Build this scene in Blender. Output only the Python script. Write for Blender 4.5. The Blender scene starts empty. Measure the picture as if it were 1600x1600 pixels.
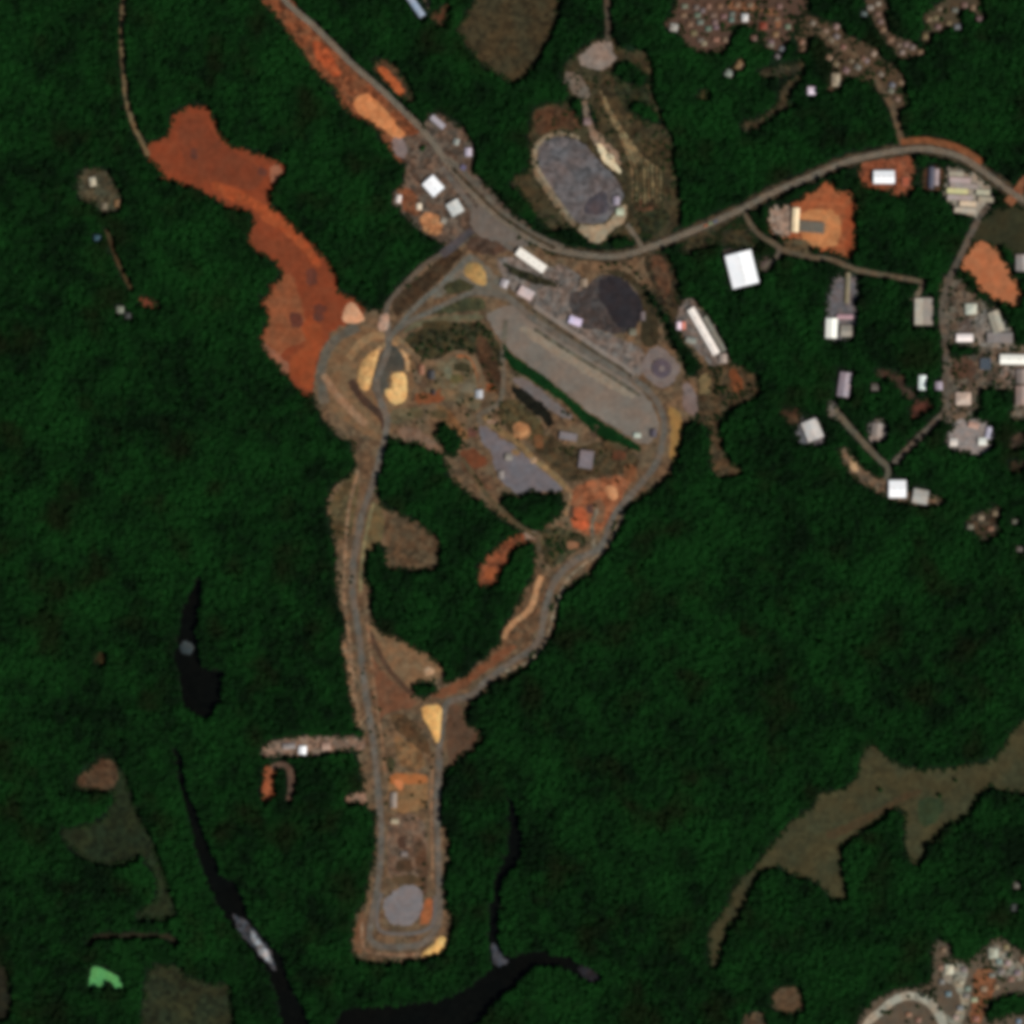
import bpy, bmesh, math, random
import numpy as np
from mathutils import Vector, Matrix
from mathutils.geometry import tessellate_polygon

random.seed(7); RNG = np.random.default_rng(7)
SC = bpy.context.scene
COL = SC.collection
S = 1.6                                    # metres per photograph pixel (photo 1600 px wide = 2560 m)
def W(p): return ((p[0]-800)*S, (800-p[1])*S)

# ------------------------------------------------------------------ camera, world, sun, exposure
SUN_AZ, SUN_EL = 124.0, 47.0
cam_d = bpy.data.cameras.new('camera'); cam = bpy.data.objects.new('camera', cam_d); COL.objects.link(cam)
ALT = 12000.0
cam.location = (0, 0, ALT); cam.rotation_euler = (0, 0, 0)
cam_d.sensor_width = 36; cam_d.lens = 36*ALT/(1600*S)
cam_d.clip_start = 100; cam_d.clip_end = 80000
SC.camera = cam
wd = bpy.data.worlds.new('World'); SC.world = wd; wd.use_nodes = True
nt = wd.node_tree
sky = nt.nodes.new('ShaderNodeTexSky'); sky.sky_type = 'NISHITA'; sky.sun_disc = False
sky.sun_elevation = math.radians(SUN_EL); sky.sun_rotation = math.radians(SUN_AZ)
sky.air_density = 1.0; sky.dust_density = 0.6
bg = nt.nodes['Background']; bg.inputs['Strength'].default_value = 0.05
nt.links.new(sky.outputs[0], bg.inputs['Color'])
sd = bpy.data.lights.new('sun', 'SUN'); sd.energy = 4.6; sd.angle = math.radians(0.5); sd.color = (1.0, 0.965, 0.91)
sun = bpy.data.objects.new('sun', sd); COL.objects.link(sun)
a, e = math.radians(SUN_AZ), math.radians(SUN_EL)
dirv = Vector((math.sin(a)*math.cos(e), math.cos(a)*math.cos(e), math.sin(e)))
sun.rotation_euler = dirv.to_track_quat('Z', 'Y').to_euler(); sun.location = dirv*5000
SC.view_settings.view_transform = 'Standard'; SC.view_settings.look = 'None'
SC.view_settings.exposure = 0.18; SC.view_settings.gamma = 1.0; SC.view_settings.use_curve_mapping = False
SC.render.engine = 'CYCLES'
SC.cycles.pixel_filter_type = 'BLACKMAN_HARRIS'; SC.cycles.filter_width = 5.2   # soft, coarse sensor
SC.cycles.max_bounces = 4; SC.cycles.diffuse_bounces = 2; SC.cycles.glossy_bounces = 2
GAIN = (1.35, 1.34, 1.34)                  # display-linear radiance of a white horizontal surface

# ------------------------------------------------------------------ materials
def lin(c):
    c = c/255
    return c/12.92 if c <= .04045 else ((c+.055)/1.055)**2.4
def base(rgb): return tuple(min(.86, lin(v)/g) for v, g in zip(rgb, GAIN))
MATS = {}
def mat(rgb, var=.22, s=14, rough=.95, spec=.1, bump=.0, tint=(0, 0, 0), metal=0.0):
    """rough earth / paint with two scales of mottling"""
    key = (tuple(rgb), var, s, rough, spec, bump, tint, metal)
    if key in MATS: return MATS[key]
    m = bpy.data.materials.new('surface'); m.use_nodes = True
    n = m.node_tree.nodes; l = m.node_tree.links; b = n['Principled BSDF']
    b.inputs['Roughness'].default_value = rough; b.inputs['Specular IOR Level'].default_value = spec
    b.inputs['Metallic'].default_value = metal
    c = base(rgb)
    if var > 0:
        tc = n.new('ShaderNodeNewGeometry')
        def noise(sc, det, off):
            mp = n.new('ShaderNodeVectorMath'); mp.operation = 'ADD'; mp.inputs[1].default_value = (off, off*.7, off*.3)
            l.new(tc.outputs['Position'], mp.inputs[0])
            t = n.new('ShaderNodeTexNoise'); t.inputs['Scale'].default_value = sc; t.inputs['Detail'].default_value = det
            l.new(mp.outputs[0], t.inputs['Vector']); return t.outputs['Fac']
        off = random.uniform(0, 900)
        f1 = noise(1/s, 2, off); f2 = noise(1/(s*4.5), 3, off+300); f3 = noise(1/(s*2.2), 2, off+700)
        add = n.new('ShaderNodeMath'); add.operation = 'ADD'; l.new(f1, add.inputs[0]); l.new(f2, add.inputs[1])
        rmp = n.new('ShaderNodeMapRange'); rmp.inputs[1].default_value = .62; rmp.inputs[2].default_value = 1.38
        rmp.inputs[3].default_value = 1-var*1.25; rmp.inputs[4].default_value = 1+var*1.25
        l.new(add.outputs[0], rmp.inputs[0])
        r2 = n.new('ShaderNodeMapRange'); r2.inputs[1].default_value = .36; r2.inputs[2].default_value = .64; l.new(f3, r2.inputs[0])
        mx = n.new('ShaderNodeMix'); mx.data_type = 'RGBA'; l.new(r2.outputs[0], mx.inputs[0])
        k = .55*var
        mx.inputs[6].default_value = (c[0]*(1+k), c[1]*(1-.1*k), c[2]*(1-k*.8), 1)
        mx.inputs[7].default_value = (c[0]*(1-k), c[1]*(1+.25*k), c[2]*(1+k*.8), 1)
        vo = n.new('ShaderNodeTexVoronoi'); vo.distance = 'CHEBYCHEV'; vo.inputs['Scale'].default_value = 1/10.5; vo.inputs['Randomness'].default_value = .75
        l.new(tc.outputs['Position'], vo.inputs['Vector'])
        sx = n.new('ShaderNodeSeparateColor'); l.new(vo.outputs['Color'], sx.inputs[0])
        r3 = n.new('ShaderNodeMapRange'); kv = 2.0 if var > .18 else 1.2 if var > .13 else .8; r3.inputs[3].default_value = 1-var*kv; r3.inputs[4].default_value = 1+var*kv; l.new(sx.outputs[0], r3.inputs[0])
        mu = n.new('ShaderNodeMath'); mu.operation = 'MULTIPLY'; l.new(rmp.outputs[0], mu.inputs[0]); l.new(r3.outputs[0], mu.inputs[1])
        vm = n.new('ShaderNodeVectorMath'); vm.operation = 'SCALE'
        l.new(mx.outputs[2], vm.inputs[0]); l.new(mu.outputs[0], vm.inputs['Scale'])
        l.new(vm.outputs[0], b.inputs['Base Color'])
        if bump:
            bp = n.new('ShaderNodeBump'); bp.inputs['Strength'].default_value = bump; bp.inputs['Distance'].default_value = 3
            l.new(f1, bp.inputs['Height']); l.new(bp.outputs[0], b.inputs['Normal'])
    else:
        b.inputs['Base Color'].default_value = (*c, 1)
    MATS[key] = m
    return m

def foliage_mat(name, dark, light, hue=(.012, .02, .006)):
    m = bpy.data.materials.new(name); m.use_nodes = True
    n = m.node_tree.nodes; l = m.node_tree.links; b = n['Principled BSDF']
    b.inputs['Roughness'].default_value = .8; b.inputs['Specular IOR Level'].default_value = .05
    g = n.new('ShaderNodeNewGeometry'); oi = n.new('ShaderNodeObjectInfo')
    def noise(sc, d):
        t = n.new('ShaderNodeTexNoise'); t.inputs['Scale'].default_value = sc; t.inputs['Detail'].default_value = d
        l.new(g.outputs['Position'], t.inputs['Vector']); return t.outputs['Fac']
    f = [noise(1/28, 2), noise(1/90, 2), noise(1/320, 3)]
    acc = None
    for o, w in zip(f+[oi.outputs['Random']], (1.1, 1.2, 1.3, .1)):
        mm = n.new('ShaderNodeMath'); mm.operation = 'MULTIPLY_ADD'; mm.inputs[1].default_value = w; l.new(o, mm.inputs[0])
        if acc is None: mm.inputs[2].default_value = 0
        else: l.new(acc, mm.inputs[2])
        acc = mm.outputs[0]
    r = n.new('ShaderNodeMapRange'); r.inputs[1].default_value = 1.5; r.inputs[2].default_value = 2.2; l.new(acc, r.inputs[0])
    mx = n.new('ShaderNodeMix'); mx.data_type = 'RGBA'; l.new(r.outputs[0], mx.inputs[0])
    mx.inputs[6].default_value = (*dark, 1); mx.inputs[7].default_value = (*light, 1)
    h = n.new('ShaderNodeMapRange'); h.inputs[1].default_value = .55; h.inputs[2].default_value = .70; h.inputs[4].default_value = .8
    l.new(noise(1/120, 3), h.inputs[0])
    m2 = n.new('ShaderNodeMix'); m2.data_type = 'RGBA'; l.new(h.outputs[0], m2.inputs[0])
    l.new(mx.outputs[2], m2.inputs[6]); m2.inputs[7].default_value = (*hue, 1)
    l.new(m2.outputs[2], b.inputs['Base Color'])
    return m
FOL = foliage_mat('canopy_leaves', (.0020, .0088, .0022), (.0050, .0350, .0052), (.0062, .0100, .0026))
FOL2 = foliage_mat('shrub_leaves', (.004, .028, .007), (.010, .058, .013), (.008, .042, .009))
BARK = mat((60, 48, 38), .2, 1)
WATER = mat((10, 11, 8), .15, 60, rough=.12, spec=.1)

# ------------------------------------------------------------------ object helpers
def tag(o, label=None, cat=None, group=None, kind=None):
    if label: o['label'] = label
    if cat: o['category'] = cat
    if group: o['group'] = group
    if kind: o['kind'] = kind
    return o
def mesh_obj(name, verts, faces, m, parent=None, loc=None):
    me = bpy.data.meshes.new(name); me.from_pydata(verts, [], faces); me.update()
    if m: me.materials.append(m)
    o = bpy.data.objects.new(name, me); COL.objects.link(o)
    if parent: o.parent = parent
    if loc: o.location = loc
    return o
def empty(name, loc, rz=0):
    o = bpy.data.objects.new(name, None); COL.objects.link(o); o.location = loc; o.rotation_euler = (0, 0, rz)
    o.empty_display_size = 2
    return o
def box(x0, y0, z0, x1, y1, z1, V, F):
    k = len(V)
    V += [(x0,y0,z0),(x1,y0,z0),(x1,y1,z0),(x0,y1,z0),(x0,y0,z1),(x1,y0,z1),(x1,y1,z1),(x0,y1,z1)]
    F += [tuple(k+i for i in f) for f in ((3,2,1,0),(4,5,6,7),(0,1,5,4),(1,2,6,5),(2,3,7,6),(3,0,4,7))]

# ------------------------------------------------------------------ land raster (1 cell per photo pixel, 160 px margin)
MG = 160; N = 1600+2*MG
ZR = np.zeros((N, N), np.float32); OPEN = np.zeros((N, N), bool); CLEAR = np.zeros((N, N), bool); WET = np.zeros((N, N), bool)
def raster(pts):
    P = np.array(pts, float)+MG
    x0, y0 = np.floor(P.min(0)).astype(int); x1, y1 = np.ceil(P.max(0)).astype(int)+1
    x0, y0, x1, y1 = max(x0, 0), max(y0, 0), min(x1, N), min(y1, N)
    if x1 <= x0 or y1 <= y0: return (slice(0, 0), slice(0, 0)), np.zeros((0, 0), bool)
    X, Y = np.meshgrid(np.arange(x0, x1)+.5, np.arange(y0, y1)+.5)
    ins = np.zeros(X.shape, bool)
    Q = np.roll(P, -1, 0)
    for (ax, ay), (bx, by) in zip(P, Q):
        if ay == by: continue
        c = (ay > Y) != (by > Y)
        ins ^= c & (X < (bx-ax)*(Y-ay)/(by-ay)+ax)
    return (slice(y0, y1), slice(x0, x1)), ins
def zat(px, py):
    x, y = int(px+MG), int(py+MG)
    return float(ZR[min(max(y, 0), N-1), min(max(x, 0), N-1)])
def claim(pts, opened=True):
    sl, ins = raster(pts)
    if ins.sum() == 0: return .04
    z = float(ZR[sl][ins].max())+.04
    ZR[sl][ins] = z
    if opened is not None: OPEN[sl][ins] = opened
    return z
def chaikin(pts, n=1, closed=True):
    P = [tuple(map(float, p)) for p in pts]
    for _ in range(n):
        Q = []; m = len(P)
        rng = range(m) if closed else range(m-1)
        if not closed: Q.append(P[0])
        for i in rng:
            a, b = P[i], P[(i+1) % m]
            Q += [(a[0]*.78+b[0]*.22, a[1]*.78+b[1]*.22), (a[0]*.22+b[0]*.78, a[1]*.22+b[1]*.78)]
        if not closed: Q.append(P[-1])
        P = Q
    return P
def ragged(pts, step=5, amp=1.1):
    out = []; m = len(pts)
    for i in range(m):
        a, b = pts[i], pts[(i+1) % m]
        d = math.hypot(b[0]-a[0], b[1]-a[1]); k = max(1, int(d/step))
        for j in range(k):
            t = j/k; out.append((a[0]+(b[0]-a[0])*t+random.uniform(-amp, amp), a[1]+(b[1]-a[1])*t+random.uniform(-amp, amp)))
    return out
def patch(name, label, rgb, pts, cat='ground', var=.22, s=14, amp=1.9, smooth=1, opened=True, m=None, kind='structure', bump=.35):
    p = chaikin(pts, smooth) if smooth else pts
    if amp: p = ragged(p, 4.5, amp)
    z = claim(p, opened)
    if m is WATER or cat in ('lawn', 'painted_glint', 'bank', 'mud'):
        sl_, in_ = raster(p); CLEAR[sl_][in_] = True
        if cat != 'lawn': WET[sl_][in_] = True
    V = [(*W(q), z) for q in p]
    tri = tessellate_polygon([[Vector(v) for v in V]])
    # wind upward
    F = []
    for t in tri:
        (ax, ay, _), (bx, by, _), (cx, cy, _) = V[t[0]], V[t[1]], V[t[2]]
        F.append(tuple(t) if (bx-ax)*(cy-ay)-(by-ay)*(cx-ax) > 0 else tuple(t[::-1]))
    o = mesh_obj(name, V, F, m or mat(rgb, var, s, bump=bump))
    return tag(o, label, cat, None, kind)
def catmull(pts, step=6):
    P = [Vector(p) for p in pts]; out = []
    for i in range(len(P)-1):
        p0 = P[max(i-1, 0)]; p1 = P[i]; p2 = P[i+1]; p3 = P[min(i+2, len(P)-1)]
        k = max(2, int((p2-p1).length/step))
        for j in range(k):
            t = j/k
            out.append(.5*((2*p1)+(p2-p0)*t+(2*p0-5*p1+4*p2-p3)*t*t+(3*p1-p0-3*p2+p3)*t**3))
    out.append(P[-1]); return out
def ribbon(pts, w, jit=0.0):
    C = catmull(pts); L, R = [], []
    for i, p in enumerate(C):
        t = (C[min(i+1, len(C)-1)]-C[max(i-1, 0)]).normalized(); n = Vector((-t.y, t.x))
        h = w/2*(1+random.uniform(-jit, jit))
        L.append(tuple(p+n*h)); R.append(tuple(p-n*h))
    return L, R
def strip(name, label, rgb, pts, w, cat='road', var=.17, s=12, jit=.14, lines=False, kind='structure', opened=True, bump=.15):
    L, R = ribbon(pts, w, jit)
    z = claim(L+R[::-1], opened); sl_, in_ = raster(L+R[::-1]); CLEAR[sl_][in_] = True
    V = []; F = []
    for l_, r_ in zip(L, R): V += [(*W(l_), z), (*W(r_), z)]
    for i in range(len(L)-1): F.append((2*i, 2*i+2, 2*i+3, 2*i+1))
    o = mesh_obj(name, V, F, mat(rgb, var, s, bump=bump))
    if V and Vector(o.data.polygons[0].normal).z < 0: o.data.flip_normals()
    tag(o, label, cat, None, kind)
    if lines:
        for off in (-.36, 0, .36):
            C = catmull(pts); V = []; F = []
            for i, p in enumerate(C):
                t = (C[min(i+1, len(C)-1)]-C[max(i-1, 0)]).normalized(); n = Vector((-t.y, t.x)); q = p+n*w*off
                a_, b_ = W(tuple(q+n*.12)), W(tuple(q-n*.12)); V += [(*a_, z+.012), (*b_, z+.012)]
            F = [(2*i, 2*i+2, 2*i+3, 2*i+1) for i in range(len(C)-1)]
            q = mesh_obj('road_marking', V, F, mat((170, 165, 150), 0), o)
            if q.data.polygons[0].normal.z < 0: q.data.flip_normals()
    return o
def mound(name, label, rgb, pts, h, cat='stockpile', var=.16, s=9, steps=(1, .86, .66, .42, .2)):
    """a heap of loose material with a real slope"""
    p = ragged(chaikin(pts, 1), 4, .6); z = claim(p)
    cx = sum(q[0] for q in p)/len(p); cy = sum(q[1] for q in p)/len(p)
    V = []; F = []; n = len(p)
    hs = [0, .38, .72, .93, 1.0]
    for k, st in enumerate(steps):
        for q in p:
            r = random.uniform(-.06, .06)*(0 if k == 0 else 1)
            x, y = W((cx+(q[0]-cx)*st, cy+(q[1]-cy)*st)); X0, Y0 = W((cx, cy))
            V.append((x-X0, y-Y0, h*(hs[k]+r)))
    V.append((0, 0, h*1.02))
    for k in range(len(steps)-1):
        for i in range(n):
            j = (i+1) % n; F.append((k*n+i, k*n+j, (k+1)*n+j, (k+1)*n+i))
    b0 = (len(steps)-1)*n
    for i in range(n): F.append((b0+i, b0+(i+1) % n, len(V)-1))
    o = mesh_obj(name, V, F, mat(rgb, var, s, bump=.4), None, (*W((cx, cy)), z-.02))
    bm = bmesh.new(); bm.from_mesh(o.data); bmesh.ops.recalc_face_normals(bm, faces=bm.faces); bm.to_mesh(o.data); bm.free()
    if sum(f.normal.z for f in o.data.polygons) < 0: o.data.flip_normals()
    return tag(o, label, cat, None, 'thing')

# ------------------------------------------------------------------ the ground
R_ = 30000
g = mesh_obj('ground', [(-R_, -R_, 0), (R_, -R_, 0), (R_, R_, 0), (-R_, R_, 0)], [(0, 1, 2, 3)], mat((12, 27, 12), .3, 25, bump=.2))
tag(g, 'dark forest floor stretching away under the trees', 'ground', None, 'structure')

# -- water
patch('river', 'black river winding down from the dark pond past a painted grey glint', (13, 14, 15),
  [(272,1165),(278,1215),(290,1260),(300,1300),(307,1330),(319,1365),(330,1395),(350,1430),(375,1460),(395,1490),(418,1515),(428,1545),(437,1575),(448,1650),
   (497,1650),(486,1600),(475,1575),(457,1545),(448,1520),(440,1490),(420,1475),(402,1452),(386,1420),(372,1380),(352,1374),(341,1355),(326,1320),(316,1285),(301,1250),(291,1222),(281,1165)], 'river', m=WATER)
patch('river', 'black river bending along the bottom edge with a thin northern arm', (13, 14, 15),
  [(527,1597),(540,1572),(612,1572),(650,1567),(700,1560),(737,1540),(760,1520),(770,1508),(764,1480),(764,1440),(768,1400),(773,1370),(790,1340),(796,1310),(794,1270),(792,1243),(803,1247),(811,1290),(816,1320),(812,1347),(795,1362),(783,1387),(781,1420),(777,1460),(783,1485),(797,1498),(815,1490),(840,1486),(870,1490),(895,1500),(920,1510),(936,1526),(930,1536),(905,1526),(880,1511),(855,1508),(830,1513),(810,1532),(790,1552),(770,1572),(755,1592),(722,1612),(690,1660),(500,1660)], 'river', m=WATER)
patch('pond', 'narrow black pond among the trees west of the dirt road', (10, 13, 14),
  [(313,895),(318,915),(312,945),(307,980),(309,1000),(313,1020),(318,1040),(325,1048),(352,1050),(345,1070),(346,1095),(333,1110),(325,1122),(300,1115),(286,1100),(281,1060),(278,1040),(270,1030),(275,1010),(280,980),(286,950),(298,922)], 'pond', m=WATER)
patch('painted_glint', 'dull grey painted sun glint along the bend of the black river', (62, 62, 66),
  [(362,1428),(376,1432),(392,1446),(409,1468),(425,1490),(434,1520),(424,1514),(405,1492),(390,1474),(374,1456)], 'painted_glint', .3, 7)  # sun glint on the water, painted as a pale flat patch
patch('painted_glint', 'brightest white-grey core of the painted river glint', (136, 136, 138), [(391,1451),(400,1460),(411,1476),(424,1496),(427,1508),(418,1504),(404,1486),(394,1468)], 'painted_glint', .25, 7)  # brighter heart of the glint, likewise put into the colour
patch('sandbank', 'small dull grey bank crossing the narrow dark pond', (60, 67, 68), [(281,1005),(290,1002),(301,1005),(303,1015),(296,1022),(282,1021)], 'bank', .25, 6)
patch('sandbank', 'small grey bank where the thin northern arm meets the river', (62, 64, 70), [(767,1470),(776,1480),(786,1495),(795,1503),(778,1511),(770,1503)], 'bank', .2, 8)
patch('mudflat', 'dull grey-brown mud at the eastern end of the bottom river', (34, 31, 34), [(902,1508),(922,1510),(940,1528),(930,1540),(908,1526)], 'mud', .2, 8)

# -- mine ground (one worked surface, woods are laid back on top further down)
patch('mine_ground', 'brown worked ground of the quarry inside the loop road', (98, 78, 58),
  [(597,488),(615,462),(650,432),(690,395),(735,362),(770,345),(800,362),(860,396),(930,406),(1010,394),(1042,398),(1058,440),(1055,470),(1090,470),(1112,505),(1140,560),(1150,575),(1095,600),(1092,650),(1067,664),(1060,705),(1050,737),(1037,752),(1012,772),(986,788),(972,805),(960,822),(952,845),(942,867),(925,895),(900,910),(873,930),(863,950),(868,965),(868,987),(855,1002),(836,1017),(824,1039),(803,1054),(771,1065),(752,1086),(736,1094),(728,1112),(724,1130),(750,1140),(751,1154),(741,1172),(719,1184),(702,1199),(697,1200),(692,1225),(685,1262),(686,1290),(696,1295),(700,1320),(700,1350),(692,1375),(697,1420),(709,1437),(702,1470),(690,1490),(650,1502),(570,1505),(553,1495),(550,1462),(555,1425),(572,1410),(575,1375),(586,1350),(587,1267),(572,1260),(570,1230),(562,1200),(560,1175),(570,1142),(556,1135),(552,1112),(547,1087),(544,1062),(536,1037),(535,1012),(531,997),(542,987),(540,962),(530,950),(525,920),(527,860),(520,845),(517,812),(510,797),(513,775),(526,757),(550,737),(557,725),(552,710),(550,690),(527,682),(505,655),(490,630),(490,580),(500,540),(520,500),(560,480)],
  'bare ground', .2, 16)
patch('scrub', 'dark olive scrub east of the black yard', (54, 44, 30), [(1003,394),(1045,396),(1061,440),(1059,474),(1088,468),(1064,498),(1064,532),(1040,536),(1030,482),(1016,442)], 'scrub', .3, 8)
FLOOR = mat((12, 27, 12), .3, 14, bump=.2)
def copse(label, pts):
    return patch('wood_floor', label, None, pts, 'wood floor', opened=False, m=FLOOR)
copse('dark ground under the large wood inside the loop', [(607,680),(620,688),(655,694),(695,710),(700,735),(715,760),(755,785),(800,822),(836,845),(834,884),(835,897),(820,920),(806,950),(795,970),(785,985),(790,1003),(762,1025),(725,1057),(700,1066),(692,1050),(687,1037),(660,1020),(630,1000),(600,990),(585,977),(581,950),(580,915),(570,905),(570,887),(572,872),(585,852),(603,850),(602,887),(640,890),(685,888),(688,842),(665,827),(650,817),(630,812),(620,800),(605,797),(592,777),(587,750),(592,720)])
copse('dark ground under the wood south of the grey yard', [(785,772),(815,778),(824,768),(880,772),(884,795),(862,815),(845,832),(815,828),(800,812),(780,790)])
copse('dark ground under the little wood beside the red dirt', [(679,677),(688,662),(705,661),(720,677),(722,688),(712,712),(696,710),(690,690)])
copse('dark ground under the bushes above the yellow sand', [(641,1069),(660,1063),(680,1066),(684,1080),(668,1091),(640,1086)])
copse('dark ground under the tree belt behind the black yard', [(1000,440),(1015,452),(1030,475),(1050,500),(1057,520),(1082,550),(1097,570),(1085,592),(1073,590),(1066,560),(1045,532),(1038,505),(1022,480),(1008,460)])

# -- west red clearing
patch('clearing', 'large brick-red bare clearing with ragged edge on the west', (124, 60, 35),
  [(228,222),(250,220),(262,208),(268,185),(275,172),(300,165),(325,167),(335,185),(345,208),(358,225),(385,235),(415,243),(442,257),(447,270),(435,282),(422,297),(420,318),(437,330),(457,350),(482,375),(507,402),(527,430),(525,452),(550,465),(574,478),(560,500),(520,515),(503,545),(494,570),(488,625),(475,617),(455,595),(437,570),(415,547),(407,532),(412,512),(422,505),(420,492),(402,472),(422,460),(422,442),(440,437),(440,422),(428,405),(408,398),(383,372),(392,360),(397,340),(390,330),(362,327),(335,310),(310,295),(287,290),(255,282),(247,260),(230,252)], 'bare ground', .13, 14)
patch('clay_bank', 'brighter orange clay band through the red clearing', (150, 72, 39), [(330,282),(370,295),(410,318),(435,332),(460,358),(488,390),(505,415),(495,420),(465,385),(440,360),(410,345),(395,325),(360,312),(335,298)], 'bare ground', .16, 10, bump=.4)
patch('clay_ground', 'lighter brown-orange ground in the lower red clearing', (130, 76, 48), [(428,445),(450,425),(462,440),(470,470),(480,510),(478,535),(455,540),(430,560),(414,545),(410,530),(418,510),(425,490),(408,474),(425,462)], 'bare ground', .14, 11)
patch('clay_ground', 'vivid orange clay at the foot of the red clearing', (140, 68, 37), [(470,505),(490,490),(508,520),(502,545),(492,572),(488,615),(470,600),(452,580),(455,555),(480,540)], 'bare ground', .13, 11)
patch('clay_ground', 'pale pinkish tip on the east side of the red clearing', (146, 92, 68), [(420,262),(432,255),(445,268),(438,280),(424,290)], 'bare ground', .14)
patch('clay_ground', 'pale sandy rim along the southwest of the red clearing', (135, 88, 66), [(408,533),(425,545),(445,560),(455,578),(447,588),(430,568),(414,548)], 'bare ground', .14)
patch('clay_ground', 'dull maroon middle of the red clearing', (114, 57, 35), [(275,190),(320,185),(345,225),(390,250),(415,275),(400,300),(345,285),(300,270),(280,235)], 'bare ground', .13, 14)
for c in [(487,432,9,14),(500,482,10,7),(462,500,10,12),(303,240,6,8),(410,268,7,7),(497,495,9,7)]:
    patch('clay_ground', 'small dark damp hollow in the red clearing', (92, 52, 40), [(c[0]-c[2],c[1]-c[3]),(c[0]+c[2],c[1]-c[3]*.8),(c[0]+c[2],c[1]+c[3]),(c[0]-c[2]*.8,c[1]+c[3])], 'bare ground', .15)['group'] = 'dark hollows in the red clearing'

# -- fields outside the mine
patch('field', 'olive-brown field at the top between two woods', (60, 51, 33), [(730,20),(745,0),(742,-60),(872,-60),(874,10),(866,50),(848,80),(830,110),(809,132),(790,126),(762,105),(737,82),(722,60),(714,45)], 'field', .2, 22)
patch('meadow', 'long olive meadow branching across the southeast', (61, 58, 37),
  [(1350,1170),(1365,1165),(1380,1180),(1400,1190),(1430,1203),(1470,1203),(1510,1195),(1550,1190),(1570,1165),(1585,1140),(1600,1125),(1720,1100),(1720,1240),(1600,1240),(1575,1235),(1545,1228),(1530,1240),(1518,1265),(1505,1282),(1475,1290),(1465,1310),(1447,1322),(1441,1346),(1430,1351),(1418,1341),(1415,1320),(1413,1270),(1405,1261),(1390,1270),(1360,1291),(1330,1311),(1315,1321),(1314,1360),(1322,1385),(1322,1406),(1300,1405),(1290,1390),(1270,1375),(1230,1365),(1222,1352),(1200,1358),(1185,1362),(1175,1385),(1172,1395),(1150,1440),(1135,1451),(1126,1480),(1123,1511),(1109,1511),(1105,1480),(1110,1450),(1135,1420),(1150,1380),(1180,1355),(1200,1325),(1222,1300),(1240,1280),(1275,1260),(1280,1240),(1310,1235),(1330,1228),(1340,1210)], 'meadow', .18, 26)
patch('meadow_path', 'faint reddish worn path across the olive meadow', (68, 56, 36), [(1290,1300),(1330,1285),(1375,1262),(1410,1240),(1440,1232),(1440,1240),(1412,1250),(1380,1272),(1335,1295),(1295,1315)], 'path', .15)
patch('meadow', 'greener damp grass in the eastern fork of the meadow', (46, 57, 35), [(1430,1250),(1465,1245),(1480,1260),(1460,1285),(1440,1295)], 'meadow', .18)
patch('field', 'dim overgrown field in the southwest', (30, 38, 21),
  [(92,1297),(130,1290),(165,1280),(178,1250),(178,1235),(150,1236),(118,1232),(120,1212),(145,1195),(155,1178),(180,1183),(195,1210),(206,1240),(216,1275),(236,1310),(251,1350),(263,1390),(276,1420),(270,1438),(212,1436),(216,1420),(245,1410),(244,1370),(234,1350),(220,1330),(210,1345),(190,1350),(150,1350),(112,1330)], 'field', .22, 20)
patch('field', 'brown bare corner at the top of the dim field', (74, 54, 37), [(122,1213),(147,1196),(158,1185),(178,1190),(185,1215),(178,1233),(150,1234),(120,1232)], 'field', .2)
patch('field', 'brownish field at the bottom left beside the lime lawn', (38, 42, 25), [(232,1505),(285,1510),(291,1530),(330,1535),(360,1540),(366,1600),(366,1660),(213,1660),(222,1580)], 'field', .24, 18)
patch('lawn', 'bright lime-green lawn alone in the southwest woods', (84, 148, 84), [(144,1510),(158,1512),(187,1527),(193,1543),(182,1545),(173,1534),(165,1531),(164,1542),(138,1541),(140,1529)], 'lawn', .12, 10, amp=.6, smooth=0)
strip('trail', 'faint brown trail curving above the lime lawn', (40, 36, 24), [(140,1475),(150,1464),(185,1462),(225,1461),(265,1464),(275,1476)], 7, 'trail')
patch('clearing', 'small tan-olive clearing around the cream house in the west', (68, 62, 46), [(124,264),(165,264),(181,285),(188,310),(188,331),(165,334),(150,320),(125,313),(121,290)], 'clearing', .25, 10)
patch('clearing', 'orange dirt scrape at the end of the western footpath', (118, 60, 42), [(217,464),(235,463),(250,477),(247,483),(222,481)], 'bare ground', .15)
patch('clearing', 'tiny brown gap in the woods west of the pond', (48, 40, 20), [(146,1020),(165,1020),(166,1036),(150,1038)], 'bare ground', .2)
patch('clearing', 'faint brown strip on the left edge at the bottom', (34, 33, 22), [(0,1500),(16,1530),(18,1570),(15,1590),(-60,1600),(-60,1500)], 'clearing', .2)
# spur west of the southern block
patch('clearing', 'tan and grey spur of gravel west of the southern block', (122, 98, 82), [(404,1177),(425,1158),(450,1151),(520,1151),(572,1150),(572,1172),(520,1174),(490,1182),(440,1182),(410,1181)], 'bare ground', .2, 8)
patch('clearing', 'orange bare strip hanging below the gravel spur', (148, 82, 52), [(414,1196),(430,1194),(429,1225),(426,1253),(409,1254),(411,1220)], 'bare ground', .16, 8)
strip('track', 'narrow brown hoop track below the gravel spur', (88, 68, 56), [(424,1200),(440,1194),(452,1202),(455,1225),(452,1250)], 9, 'track')
patch('clearing', 'short pinkish stub of ground on the west of the haul road', (146, 112, 92), [(541,1240),(572,1235),(574,1253),(543,1258)], 'bare ground', .15)

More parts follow.
